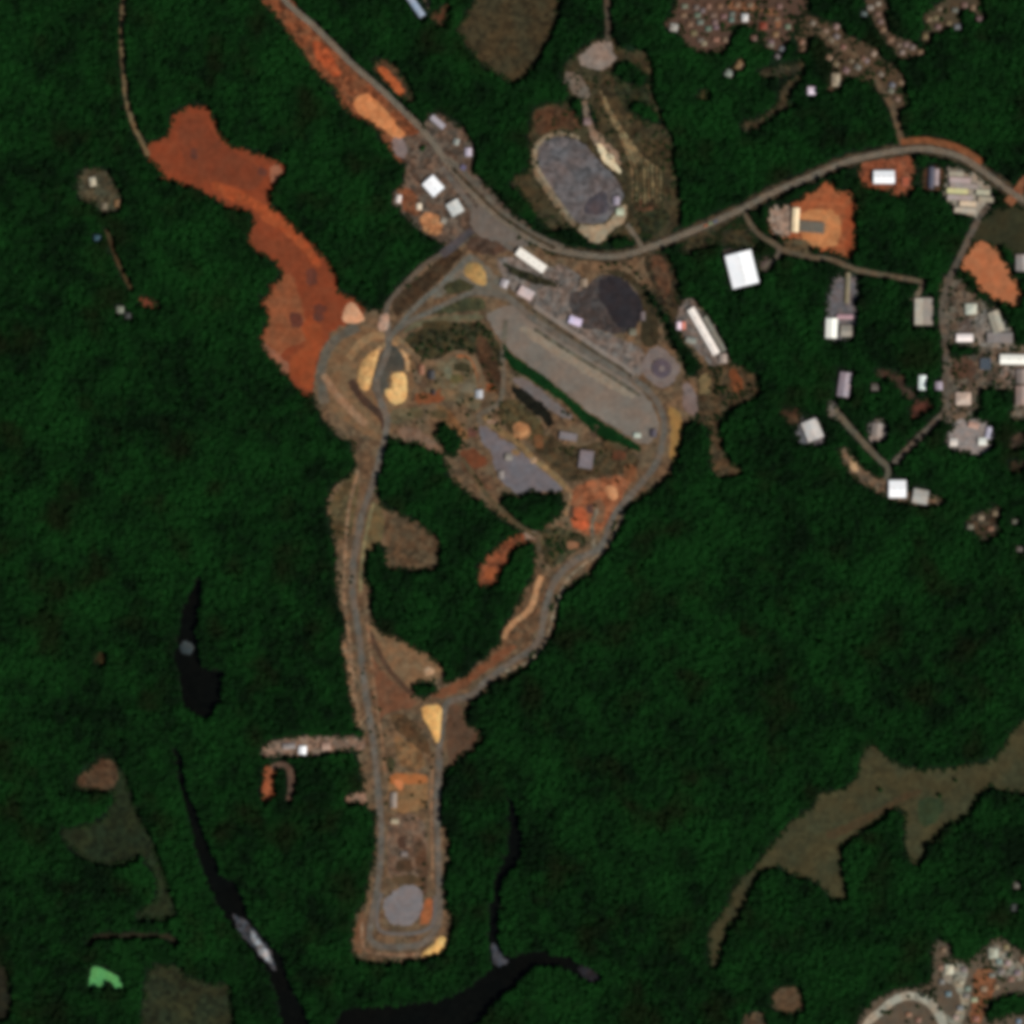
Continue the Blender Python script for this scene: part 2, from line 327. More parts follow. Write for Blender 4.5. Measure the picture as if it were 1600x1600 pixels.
# -- roadside strip in the northwest
patch('verge', 'orange-brown cut bank along the highway in the northwest', (114, 67, 42), [(402,-60),(405,0),(430,24),(446,47),(463,72),(480,97),(500,122),(522,137),(531,160),(548,180),(575,190),(592,205),(606,230),(622,252),(640,255),(668,215),(655,203),(625,170),(590,135),(551,100),(516,65),(486,34),(460,10),(430,-60)], 'verge', .24, 11)
patch('clay_ground', 'deep orange clay beside the highway in the northwest', (150, 72, 40), [(488,62),(505,66),(520,88),(535,118),(525,122),(505,105),(492,85)], 'bare ground', .2, 9)
patch('clay_ground', 'light orange sandy stretch beside the highway', (192, 122, 76), [(558,152),(572,146),(588,156),(606,175),(626,203),(648,228),(640,236),(615,214),(590,196),(562,180),(552,166)], 'bare ground', .16, 10)
patch('verge', 'brown ground around the orange patch across the highway', (76, 56, 38), [(578,95),(602,92),(622,110),(640,132),(650,160),(640,162),(612,140),(592,118)], 'verge', .2)
patch('clay_ground', 'orange dirt patch on the north side of the highway', (166, 84, 46), [(588,103),(601,106),(622,126),(634,146),(624,149),(605,130),(593,116)], 'bare ground', .16, 9)
patch('yard', 'brown and grey roadside yard around the white sheds', (90, 74, 62), [(607,220),(640,212),(660,205),(668,180),(680,174),(700,183),(727,203),(742,232),(741,250),(738,268),(748,278),(778,310),(805,338),(835,360),(800,366),(770,350),(735,368),(706,388),(676,373),(652,357),(632,337),(620,326),(613,318),(615,300),(632,288),(635,255),(622,242)], 'yard', .26, 9)
patch('yard', 'pale pinkish-grey pad by the orange bank', (128, 108, 102), [(612,215),(630,218),(640,235),(630,250),(615,240)], 'yard', .14)
patch('yard', 'tan and orange corner of the roadside yard', (168, 114, 76), [(655,338),(668,330),(690,340),(692,362),(678,370),(660,358)], 'yard', .2, 8)
patch('yard', 'orange-brown ground behind the small roadside sheds', (116, 72, 48), [(620,290),(640,295),(655,310),(660,335),(645,338),(628,325)], 'yard', .22, 9)

# -- northern pad, scrub field and oval basin
patch('scrub_field', 'brown scrub field sloping around the oval grey basin', (61, 52, 34),
  [(828,240),(826,205),(832,175),(850,160),(880,163),(892,150),(884,130),(876,110),(892,92),(905,78),(930,62),(956,58),(975,82),(1000,75),(1018,98),(1020,150),(1030,175),(1038,195),(1050,215),(1053,250),(1055,290),(1062,310),(1066,345),(1035,376),(1002,372),(985,378),(945,384),(925,380),(905,362),(880,352),(862,366),(843,345),(815,302),(799,290),(801,275),(828,265)], 'field', .24, 15)
copse('dark ground under the tree belt west of the oval basin', [(905,150),(925,165),(935,195),(925,200),(905,185),(885,165)])
copse('dark ground under the trees south of the oval basin', [(952,368),(985,372),(992,382),(960,392),(945,386)])
patch('scrub_field', 'rusty brown upper bank above the oval basin', (80, 54, 36), [(835,172),(860,166),(895,172),(912,190),(905,205),(870,200),(838,215)], 'field', .2)
patch('scrub_field', 'greenish scrub on the north of the brown field', (44, 44, 26), [(955,110),(1000,100),(1015,150),(1030,190),(1000,195),(965,160)], 'field', .3, 10)
patch('clearing', 'pinkish-grey bare pad at the end of the north track', (132, 114, 102), [(903,88),(920,75),(933,65),(957,62),(959,85),(965,92),(945,110),(922,107),(905,100)], 'bare ground', .15)
patch('clearing', 'grey-brown pad with a small green spot in its middle', (106, 93, 81), [(882,110),(898,113),(918,133),(924,152),(908,154),(892,142),(880,125)], 'bare ground', .16)
strip('track', 'brown track running south from the top to the pinkish pad', (80, 68, 55), [(947,-60),(948,0),(950,35),(949,66)], 8, 'track')
strip('berm_road', 'pinkish track climbing beside the tan bank of the basin', (118, 100, 84), [(913,158),(918,182),(926,205),(934,226)], 9, 'track')
patch('berm', 'tan bank curving round the west of the oval basin', (116, 98, 76), [(832,230),(842,214),(862,208),(884,206),(884,212),(862,217),(845,230),(840,255),(850,278),(872,310),(893,343),(902,352),(894,355),(880,338),(858,308),(838,280),(829,255)], 'bank', .18, 8)
patch('basin', 'large oval grey settling basin in the north', (95, 88, 87), [(840,232),(848,222),(863,214),(882,212),(907,220),(925,240),(955,270),(972,295),(974,310),(962,320),(954,340),(938,350),(903,349),(892,340),(870,308),(850,277),(840,255)], 'basin', .19, 22, bump=.2)
patch('basin', 'darker slate corner at the lower end of the oval basin', (76, 68, 71), [(924,306),(950,298),(951,330),(936,337),(914,334),(912,322)], 'basin', .18, 12)
strip('rim_track', 'pale rim track running round the oval basin', (130, 115, 94), [(905,216),(882,208),(860,212),(842,225),(836,242),(842,266),(862,298),(884,330),(900,350)], 5, 'track', .2, 7)
patch('berm', 'pale sandy bank closing the south end of the oval basin', (150, 131, 106), [(901,352),(940,352),(957,342),(966,322),(977,318),(981,345),(952,364),(942,379),(915,377)], 'bank', .18, 8)
patch('berm', 'cream-coloured bright strip on the east of the oval basin', (216, 194, 158), [(929,222),(942,226),(957,245),(970,263),(969,271),(960,268),(943,251)], 'bank', .14, 7)
patch('berm', 'brownish bank beside the cream strip', (138, 112, 92), [(918,205),(930,202),(950,225),(966,240),(972,262),(957,243),(942,225),(928,221)], 'bank', .18, 8)
# ploughed rows on the slope
V = []; F = []
for k in range(8):
    x = 992+k*6.2
    y0, y1 = 262-6*(k % 3)-k*3, 322+4*(k % 2)
    C = [(x+math.sin(i*.4+k)*1.0, y0+(y1-y0)*i/12) for i in range(13)]
    for i, c in enumerate(C):
        X, Y = W(c); zz = zat(*c); b0 = len(V)
        V += [(X-2.6, Y, zz), (X-.9, Y, zz+1.3+.3*math.sin(i*1.7+k)), (X+.9, Y, zz+1.2), (X+2.6, Y, zz)]
        if i:
            for j in range(3): F.append((b0-4+j, b0+j, b0+j+1, b0-3+j))
o = mesh_obj('crop_rows', V, F, mat((44, 46, 28), .2, 6)); tag(o, 'dark green planted rows on the brown slope east of the basin', 'crop rows', None, 'stuff')
bm = bmesh.new(); bm.from_mesh(o.data); bmesh.ops.recalc_face_normals(bm, faces=bm.faces); bm.to_mesh(o.data); bm.free()
if sum(f.normal.z for f in o.data.polygons) < 0: o.data.flip_normals()

copse('dark ground under the trees north of the scrub slope', [(962,98),(990,96),(1012,118),(1010,134),(985,134),(960,120)])
copse('dark ground under the trees on the northeast of the scrub slope', [(982,158),(1008,160),(1032,182),(1036,198),(1012,192),(988,174)])
patch('scrub_field', 'reddish ends of the planted rows', (78, 52, 36), [(990,306),(1030,302),(1034,318),(1020,328),(992,330)], 'field', .3, 7)
patch('scrub_field', 'dull green hollow below the planted rows', (44, 44, 26), [(994,338),(1040,322),(1048,345),(1020,372),(1000,362)], 'field', .3, 8)
TW = ('first', 'second', 'third', 'fourth', 'fifth', 'sixth', 'seventh', 'eighth')
for k in range(8):
    strip('terrace_path', f'{TW[k]} thin curved terrace line from the left on the brown slope', (122, 104, 74) if k % 2 else (108, 88, 62), [(938+k*5, 142+k*9), (952+k*6, 178+k*8), (970+k*6.5, 215+k*6), (984+k*6.6, 250+k*2), (989+k*6.2, 285), (989+k*6.2, 318-(k % 3)*4)], 3.4, 'path', .25, 7, jit=.3)
# -- settlements' ground
patch('village_ground', 'pinkish-brown ground of the dense village at the top', (82, 61, 49), [(1056,-60),(1055,20),(1038,32),(1040,42),(1062,52),(1077,72),(1087,82),(1108,80),(1130,80),(1141,62),(1152,43),(1172,40),(1190,56),(1196,76),(1222,80),(1236,58),(1240,36),(1275,40),(1262,20),(1262,-60)], 'village ground', .13, 9)
patch('village_ground', 'orange-brown lot at the top of the dense village', (122, 82, 58), [(1136,2),(1180,3),(1182,14),(1215,14),(1222,40),(1212,44),(1205,20),(1160,18),(1138,14)], 'village ground', .2, 9)
patch('village_ground', 'olive-brown ground along the sloping village lane', (76, 60, 44), [(1250,28),(1275,28),(1310,40),(1330,60),(1368,72),(1373,90),(1400,105),(1412,118),(1414,145),(1421,154),(1416,166),(1396,178),(1381,150),(1365,136),(1340,123),(1319,122),(1314,140),(1298,145),(1289,130),(1300,110),(1308,95),(1295,76),(1284,63),(1263,56),(1262,74),(1257,83),(1248,82),(1248,66),(1240,58)], 'village ground', .13, 9)
patch('village_ground', 'brown ground around the second row of village houses', (80, 64, 49), [(1350,-60),(1387,-60),(1387,50),(1402,59),(1432,67),(1437,80),(1420,92),(1404,90),(1394,78),(1376,56),(1366,31),(1354,18)], 'village ground', .13, 9)
patch('village_ground', 'brown ground around the third row of village houses', (74, 62, 46), [(1447,20),(1475,0),(1500,-60),(1530,-60),(1531,5),(1536,33),(1529,26),(1515,9),(1499,16),(1499,36),(1494,50),(1486,37),(1474,51),(1462,49),(1453,52),(1452,68),(1441,69),(1440,52),(1449,48),(1443,30)], 'village ground', .13, 9)
patch('clearing', 'olive hook-shaped clearing below the village', (60, 51, 35), [(1156,199),(1160,187),(1187,185),(1199,172),(1216,161),(1221,131),(1232,126),(1262,112),(1250,130),(1232,150),(1232,160),(1244,165),(1206,184),(1187,199),(1165,205)], 'clearing', .26, 9)
patch('clearing', 'olive patch in the woods below the dense village', (58, 50, 34), [(1188,112),(1205,104),(1240,98),(1255,92),(1258,112),(1235,118),(1210,122),(1192,125)], 'clearing', .3, 9)
patch('clearing', 'narrow tan strip beside two small village houses', (104, 84, 58), [(1133,118),(1150,98),(1162,88),(1164,104),(1148,114),(1140,122)], 'clearing', .2)
patch('clearing', 'tiny tan gap in the woods left of the hook clearing', (72, 60, 34), [(1091,143),(1106,140),(1105,152),(1097,158),(1090,155)], 'clearing', .2)
patch('clearing', 'red-brown soil beside the pale blue shed at the top', (84, 54, 36), [(672,22),(690,14),(704,4),(700,28),(688,42),(678,38)], 'bare ground', .22)
patch('yard', 'pinkish pad beside the pale blue shed at the top', (158, 132, 114), [(655,-20),(668,-20),(672,8),(668,16)], 'yard', .15)
patch('village_ground', 'brown ground of the crowded village in the bottom right corner', (88, 76, 62), [(1460,1470),(1484,1473),(1491,1500),(1520,1500),(1540,1476),(1560,1462),(1575,1472),(1600,1488),(1720,1488),(1720,1720),(1325,1720),(1338,1592),(1368,1562),(1400,1546),(1440,1541),(1460,1530),(1456,1500)], 'village ground', .13, 9)
patch('village_ground', 'orange earth between the corner village houses', (122, 78, 52), [(1520,1515),(1552,1512),(1556,1540),(1540,1575),(1535,1598),(1512,1598),(1520,1560)], 'village ground', .2, 8)
patch('yard', 'pale grey paved lots at the north of the corner village', (126, 118, 104), [(1474,1508),(1492,1504),(1512,1510),(1512,1530),(1494,1540),(1472,1532)], 'yard', .2, 7)
patch('yard', 'cream-grey paved lots in the top right of the corner village', (122, 112, 97), [(1546,1480),(1566,1474),(1584,1494),(1600,1512),(1600,1535),(1566,1530),(1550,1512)], 'yard', .25, 7)
strip('street', 'cream street between the ring and the orange earth', (134, 123, 104), [(1492,1532),(1502,1548),(1508,1565),(1500,1585),(1492,1610)], 13, 'road', .2, 7)
strip('street', 'pale spur of the ring street in the corner village', (124, 116, 100), [(1466,1580),(1480,1592),(1496,1600),(1515,1620)], 10, 'road', .2, 7)
copse('dark ground under the trees inside the corner village', [(1552,1562),(1580,1552),(1612,1556),(1610,1580),(1570,1586),(1545,1598),(1540,1580)])
strip('ring_road', 'pale curved street in the bottom right corner village', (156, 146, 128), [(1340,1660),(1352,1605),(1374,1582),(1397,1563),(1420,1556),(1446,1562),(1462,1578),(1475,1605),(1480,1660)], 13, 'road')
patch('clearing', 'round brown clearing near the bottom right village', (82, 65, 47), [(1206,1546),(1222,1541),(1245,1541),(1255,1552),(1256,1572),(1246,1583),(1225,1584),(1208,1576)], 'clearing', .18)
patch('clearing', 'brown patch cut by the bottom edge of the woods', (76, 62, 46), [(1158,1588),(1190,1580),(1200,1600),(1200,1660),(1150,1660)], 'clearing', .22)
patch('village_ground', 'mottled brown ground of the hamlet on the right edge', (58, 48, 36), [(1524,805),(1540,797),(1558,788),(1566,800),(1556,815),(1562,835),(1545,842),(1532,850),(1528,836),(1512,820),(1510,812)], 'village ground', .35, 7)
patch('clearing', 'dull brown patches on the right edge below the hexagon pad', (54, 42, 32), [(1580,680),(1604,672),(1604,700),(1575,702)], 'clearing', .3)
patch('clearing', 'dull brown patch on the right edge above the hamlet', (50, 40, 28), [(1578,722),(1604,718),(1604,738),(1580,736)], 'clearing', .3)

# -- eastern estate ground
patch('bare_ground', 'brown bare slope between the mine and the eastern woods', (72, 57, 39), [(1090,572),(1105,560),(1140,566),(1162,574),(1186,590),(1188,618),(1165,629),(1136,640),(1131,655),(1121,670),(1128,698),(1138,718),(1160,733),(1150,746),(1115,743),(1107,712),(1113,682),(1104,662),(1088,660)], 'bare ground', .25, 11)
patch('bare_ground', 'tan rectangle on the brown eastern slope', (116, 97, 66), [(1093,585),(1111,585),(1111,615),(1093,616)], 'bare ground', .15, smooth=0)
patch('clay_ground', 'orange streak on the brown eastern slope', (112, 64, 37), [(1138,574),(1152,578),(1162,600),(1158,613),(1144,610)], 'bare ground', .18)
patch('yard', 'grey apron around the long white shed', (108, 97, 90), [(1056,500),(1062,480),(1078,462),(1088,478),(1108,496),(1126,528),(1137,556),(1138,568),(1112,572),(1096,553),(1070,532)], 'yard', .22, 8)
patch('clay_ground', 'rust-brown strip behind the black yard', (82, 57, 40), [(1016,400),(1030,397),(1042,412),(1048,436),(1046,460),(1040,470),(1029,450),(1020,426)], 'bare ground', .22, 10)
patch('yard', 'grey-brown apron above the biggest white warehouse', (66, 58, 54), [(1128,388),(1165,385),(1178,398),(1180,412),(1150,398),(1132,402)], 'yard', .2)
patch('yard', 'dull mauve apron right of the biggest white warehouse', (80, 66, 62), [(1180,410),(1200,400),(1214,402),(1208,418),(1190,428)], 'yard', .2)
patch('clay_ground', 'orange earth platform north of the pale shed', (148, 82, 50), [(1257,305),(1277,298),(1286,285),(1302,286),(1306,297),(1337,302),(1338,340),(1333,404),(1318,404),(1308,396),(1272,392),(1226,371),(1204,367),(1199,350),(1204,322),(1238,320)], 'bare ground', .17, 12)
patch('yard', 'pinkish-grey car park west of the cream shed', (146, 122, 106), [(1198,330),(1205,321),(1237,320),(1238,350),(1236,371),(1205,368)], 'yard', .2, 8)
patch('clay_ground', 'lighter tan-orange terrace around the grey shed', (180, 118, 74), [(1250,326),(1312,328),(1314,382),(1280,390),(1250,372)], 'bare ground', .15, 10)
patch('clay_ground', 'deep orange bank on the east of the orange platform', (142, 72, 42), [(1318,330),(1337,310),(1336,345),(1332,403),(1319,403)], 'bare ground', .15, 10)
patch('yard', 'dark brown foreground of the orange platform', (82, 68, 48), [(1226,372),(1262,374),(1272,390),(1262,400),(1225,396)], 'yard', .25, 8)
patch('clay_ground', 'orange-brown yard around the white rectangular warehouse', (116, 66, 44), [(1342,252),(1370,244),(1400,238),(1430,238),(1428,306),(1394,307),(1388,298),(1350,293),(1341,270)], 'bare ground', .22, 9)
patch('clay_ground', 'brown verge around the slim blue shed', (72, 50, 36), [(1440,262),(1474,258),(1474,292),(1464,298),(1440,296)], 'bare ground', .25, 8)
patch('yard', 'pale concrete works yard in the top right bend of the road', (150, 136, 120), [(1478,262),(1494,258),(1520,270),(1545,288),(1553,308),(1546,326),(1531,341),(1505,336),(1490,321),(1473,306),(1477,285)], 'yard', .18, 6)
patch('field', 'olive field inside the right-hand road bend', (49, 47, 29), [(1534,342),(1556,326),(1602,322),(1720,330),(1720,410),(1600,402),(1590,402),(1572,386),(1560,384),(1530,380),(1512,378),(1526,352)], 'field', .14, 18)
patch('clay_ground', 'bright orange graded plot on the right', (166, 101, 66), [(1514,386),(1526,378),(1538,376),(1559,387),(1568,404),(1579,427),(1592,444),(1597,459),(1596,477),(1568,477),(1544,463),(1530,452),(1526,438),(1514,426),(1499,420),(1504,408)], 'bare ground', .13, 14)
patch('yard', 'brown ground among the buildings on the right edge', (92, 79, 66), [(1470,432),(1500,432),(1516,452),(1535,470),(1560,482),(1580,510),(1584,544),(1720,540),(1720,660),(1580,660),(1570,640),(1530,640),(1505,660),(1470,660),(1474,560),(1468,500)], 'yard', .25, 9)
copse('dark ground under the square wood on the right edge', [(1530,610),(1575,606),(1585,622),(1580,650),(1535,648)])
copse('dark ground under the trees below the small white shed', [(1482,538),(1530,542),(1528,555),(1482,558)])
patch('yard', 'brown bare lot beside the blue-grey roof', (82, 60, 47), [(1486,560),(1524,560),(1524,592),(1486,594)], 'yard', .18)
patch('yard', 'pale grey yard around the wide grey building', (116, 107, 98), [(1522,496),(1545,478),(1570,496),(1582,518),(1583,542),(1534,543),(1522,522)], 'yard', .2, 7)
patch('yard', 'pale forecourt of the long white hall on the right edge', (120, 100, 88), [(1560,572),(1720,572),(1720,600),(1590,604),(1562,590)], 'yard', .25, 7)
patch('yard', 'grey forecourt between the pale square house and the short white hall', (96, 84, 76), [(1500,498),(1522,496),(1522,520),(1496,520)], 'yard', .25, 7)
patch('yard', 'long grey paved strip leading to the white-ended shed', (98, 91, 91), [(1303,432),(1330,424),(1342,440),(1338,500),(1332,532),(1292,536),(1288,500),(1296,450)], 'yard', .18, 8)
patch('yard', 'round grey gravel pad with pale sheds on its rim', (138, 126, 120), [(1494,658),(1520,653),(1546,660),(1553,676),(1548,700),(1530,710),(1508,710),(1482,700),(1478,684),(1486,672)], 'yard', .14, 8)
patch('yard', 'small grey pad between the crossing paths', (126, 115, 108), [(1356,664),(1374,654),(1384,660),(1388,684),(1376,694),(1358,690)], 'yard', .15)
patch('yard', 'grey ground behind the tilted pale shed', (92, 88, 90), [(1245,652),(1262,650),(1292,690),(1284,696),(1252,694),(1243,680)], 'yard', .18)
patch('yard', 'grey-tan forecourt above the crossing paths', (112, 102, 92), [(1292,628),(1308,626),(1312,652),(1296,656)], 'yard', .15)
patch('clearing', 'brown woodland gap left of the tilted pale shed', (62, 46, 32), [(1216,640),(1245,636),(1256,652),(1245,668),(1228,658)], 'clearing', .25)
patch('clearing', 'tan roadside strip leading to the southern white hall', (104, 84, 66), [(1306,700),(1322,698),(1345,730),(1372,748),(1396,750),(1420,770),(1450,772),(1476,778),(1472,790),(1440,792),(1400,784),(1360,764),(1330,744)], 'yard', .22, 8)
patch('clay_ground', 'small bright tan spot on the southern roadside strip', (186, 150, 112), [(1326,720),(1334,722),(1342,734),(1334,738)], 'bare ground', .12)
patch('clearing', 'dark maroon lot beside the right-hand street', (76, 44, 34), [(1424,628),(1456,618),(1458,636),(1440,652),(1420,652)], 'bare ground', .2)
patch('clearing', 'dull brown lot west of the narrow white hut', (64, 48, 38), [(1372,576),(1416,584),(1412,602),(1432,612),(1424,626),(1404,606),(1390,592),(1366,586)], 'bare ground', .25)
# ------------------------------------------------------------------ inside the mine, north block
def G(name, label, rgb, pts, cat='bare ground', **k): return patch(name, label, rgb, pts, cat, **k)
G('bare_ground', 'olive-brown strip between the northwest access tracks', (62, 47, 32), [(610,470),(650,438),(690,402),(715,385),(724,395),(705,420),(672,452),(640,480),(618,498)], var=.2)
G('bare_ground', 'grey gravel triangle where the access tracks meet', (104, 95, 82), [(705,425),(730,395),(745,400),(775,430),(800,455),(775,462),(740,455),(705,452),(680,470),(672,462)], var=.16, s=9)
G('scrub', 'olive scrub between the pale access tracks', (58, 56, 36), [(690,446),(720,434),(742,446),(735,453),(700,462)], var=.2)
G('scrub', 'second olive scrub strip between the access tracks', (60, 60, 40), [(690,478),(722,463),(758,465),(758,486),(700,490),(670,492)], var=.2)
G('scrub', 'long pale green-grey strip below the access tracks', (92, 86, 64), [(640,506),(690,492),(757,490),(757,500),(690,503),(650,512),(628,524)], var=.15)
G('bare_ground', 'brown yard between the junction and the long white shed', (76, 56, 44), [(735,368),(765,370),(796,378),(796,394),(770,400),(748,396),(728,385)], var=.2, s=9)
G('yard', 'grey works yard behind the long white shed', (108, 96, 88), [(770,405),(800,398),(855,420),(880,412),(900,425),(922,440),(905,455),(890,470),(905,490),(925,512),(960,524),(1000,542),(1010,560),(1004,592),(975,572),(930,545),(872,500),(835,480),(800,456)], var=.2, s=10)
G('scrub', 'dark weedy strip in front of the long white shed', (44, 42, 28), [(780,408),(815,422),(850,434),(872,442),(870,450),(835,444),(800,430)], var=.3, s=8)
G('yard', 'charcoal stockyard beside the black yard', (68, 60, 57), [(887,476),(892,458),(910,454),(926,437),(940,430),(960,429),(980,442),(995,457),(1003,477),(997,500),(990,516),(960,523),(940,517),(908,512)], var=.2, s=8, smooth=0)
G('yard', 'black coal yard northeast of the long grey pad', (45, 40, 42), [(935,438),(960,429),(982,442),(1006,474),(1004,494),(992,514),(964,510),(936,466)], var=.15, s=12, smooth=0)
G('bare_ground', 'brown grassy bank curving round the black yard', (56, 46, 30), [(930,424),(960,420),(985,428),(1005,448),(1022,482),(1032,520),(1026,540),(1006,544),(998,522),(1006,490),(1003,472),(992,450),(975,436),(950,426)], var=.2)
G('yard', 'pale grey polygon pad under the round tank', (116, 103, 97), [(1012,548),(1030,540),(1050,554),(1064,575),(1056,592),(1042,606),(1024,603),(1010,592),(1000,578)], var=.12, s=7)
G('yard', 'small pinkish-grey pad at the east corner of the mine', (116, 99, 93), [(1065,597),(1080,599),(1090,624),(1091,650),(1066,642),(1068,622)], var=.15)
G('storage_yard', 'long pale grey paved storage pad with a rounded east end', (118, 106, 95), [(757,492),(780,482),(806,474),(840,498),(885,530),(940,570),(985,596),(1012,620),(1026,645),(1030,672),(1016,695),(1000,693),(960,668),(922,645),(885,615),(848,585),(815,563),(796,548),(780,530),(768,508)], 'yard', var=.12, s=18, bump=.1)
G('storage_yard', 'lighter ribbed row along the upper side of the storage pad', (136, 121, 104), [(818,508),(850,528),(900,556),(950,590),(992,616),(986,624),(940,600),(890,568),(845,540),(812,516)], 'yard', var=.12, s=7)
G('scrub', 'dark weedy drain between the pad and the upper road', (88, 78, 64), [(838,488),(880,514),(930,548),(978,572),(998,590),(990,598),(950,578),(900,546),(850,512),(830,497)], 'verge', var=.18, s=9)
LAWN = G('grass_bank', 'rich green planted strip along the southwest side of the storage pad', (15, 50, 19), [(786,534),(800,556),(826,572),(850,588),(885,618),(922,648),(960,672),(1000,698),(999,707),(980,697),(950,689),(930,678),(906,655),(882,628),(848,606),(822,588),(800,574),(788,556)], 'grass', var=.3, s=9, bump=.6)
G('yard', 'narrow grey paved strip below the green planted strip', (108, 98, 94), [(800,588),(818,592),(845,608),(872,632),(896,650),(888,655),(864,645),(836,622),(806,600)], var=.12, s=9)
G('ditch', 'black drainage ditch below the narrow grey strip', (20, 21, 14), [(796,602),(812,606),(838,622),(858,640),(866,662),(856,668),(846,654),(826,640),(805,622)], 'ditch', var=.2)
G('scrub', 'olive scrub around the ring of dark trees', (52, 48, 30), [(622,534),(645,518),(685,508),(740,502),(765,512),(778,532),(790,555),(782,575),(766,566),(748,552),(738,548),(700,560),(672,562),(645,556)], var=.3, s=8)
G('scrub', 'brown verge west of the green planted strip', (68, 48, 32), [(745,520),(762,530),(775,560),(784,590),(785,620),(770,612),(757,590),(748,562),(744,545)], var=.22, s=9)
G('bare_ground', 'light brown trampled ground in the middle of the mine', (100, 86, 64), [(672,572),(695,560),(720,556),(742,566),(752,590),(752,640),(735,640),(712,624),(695,630),(675,610),(680,590)], var=.2, s=8)
G('clay_ground', 'orange dirt bar in the middle of the mine', (124, 72, 44), [(648,612),(676,615),(690,606),(698,614),(696,626),(670,632),(648,630)], var=.15)
G('bare_ground', 'orange-brown path south of the orange dirt bar', (118, 84, 54), [(680,630),(705,640),(712,655),(735,680),(728,690),(705,668),(685,650)], var=.2, s=8)
G('scrub', 'olive scrub east of the grey path', (72, 62, 40), [(780,628),(800,622),(826,640),(848,660),(852,680),(820,690),(795,675),(780,655)], var=.25, s=9)
G('scrub', 'olive-brown scrub between the two grey yards', (70, 57, 38), [(826,690),(858,676),(870,690),(905,700),(930,690),(960,690),(995,710),(1000,730),(970,742),(930,744),(890,755),(868,738),(842,712)], var=.25, s=9)
G('clay_ground', 'light orange heap ground in the middle of the mine', (156, 108, 72), [(800,664),(815,658),(828,664),(830,684),(812,688),(803,684)], var=.15)
G('yard', 'slate-grey yard in the south of the mine', (106, 99, 101), [(745,664),(762,668),(780,684),(802,695),(832,722),(860,742),(884,763),(860,769),(826,768),(812,776),(798,764),(776,742),(768,708),(753,690)], var=.12, s=12)
strip('track', 'tan track along the northeast side of the slate-grey yard', (122, 99, 68), [(757,650),(780,672),(805,688),(835,718),(862,740),(890,768)], 9, 'track')
G('clay_ground', 'rust-red dirt south of the little wood', (104, 60, 38), [(718,704),(742,700),(762,718),(758,730),(740,732),(722,724)], var=.18)
G('bare_ground', 'brown ground southwest of the slate-grey yard', (88, 64, 46), [(715,715),(745,735),(770,745),(780,765),(760,768),(745,755),(725,738)], var=.22, s=8)
G('clay_ground', 'pale pinkish bank above the large wood', (118, 92, 74), [(625,665),(650,668),(680,690),(690,704),(672,702),(648,692),(622,684)], var=.18, s=9)
# round west works
G('bare_ground', 'tan terraced ground of the round works in the west', (112, 86, 61), [(505,545),(520,520),(545,508),(580,512),(610,520),(640,543),(652,575),(645,615),(628,650),(603,692),(575,682),(545,662),(515,640),(497,612),(494,575)], var=.18, s=10)
strip('track', 'grey curved terrace road on the west of the round works', (92, 84, 72), [(560,510),(525,530),(506,560),(502,595),(508,630)], 14, 'track')
strip('track', 'pale brown diagonal terrace on the southwest of the round works', (140, 107, 81), [(505,585),(525,615),(548,640),(572,664)], 11, 'track')
strip('bank', 'dark brown curved cutting through the round works', (68, 49, 38), [(548,594),(560,615),(578,634),(598,652),(603,672)], 12, 'bank')
strip('bank', 'pale tan arc linking the two sand heaps over the top', (164, 126, 88), [(584,566),(591,548),(604,537),(622,540),(634,556),(638,580)], 7, 'bank', .2, 7)
strip('track', 'brown curved terrace across the top of the round works', (134, 104, 73), [(545,560),(565,535),(590,524),(620,530),(645,555)], 12, 'track')
G('yard', 'grey hollow in the centre of the round works', (74, 69, 60), [(600,542),(618,540),(634,560),(634,578),(606,582),(606,612),(590,622),(580,605),(586,575)], var=.15)
G('bare_ground', 'olive-grey patch on the south side of the round works', (92, 80, 58), [(608,640),(640,636),(650,655),(625,662),(607,664)], var=.2)
mound('sand_heap', 'bright yellow crescent heap of sand in the round works', (202, 156, 100), [(593,545),(588,565),(582,590),(576,611),(564,608),(558,594),(560,578),(567,562),(578,551)], 3.5)
mound('sand_heap', 'bright cream-yellow sand heap right of the crescent', (222, 176, 114), [(612,582),(634,582),(637,605),(634,628),(614,633),(604,620),(601,608),(611,606)], 3.5)
mound('sand_heap', 'pale peach heap beside the red clearing', (204, 150, 114), [(532,502),(540,476),(552,471),(566,490),(570,500),(556,506)], 2.5)
mound('sand_heap', 'pinkish-cream heap beside the track junction', (170, 138, 118), [(590,517),(592,494),(606,487),(609,497),(606,518)], 2.5)
mound('sand_heap', 'mustard-coloured heap between the access tracks', (164, 130, 80), [(724,421),(732,410),(750,411),(760,428),(760,447),(745,444),(727,431)], 4)
mound('sand_heap', 'small light orange heap near the black ditch', (176, 124, 82), [(806,664),(820,662),(826,672),(822,682),(808,682)], 3)
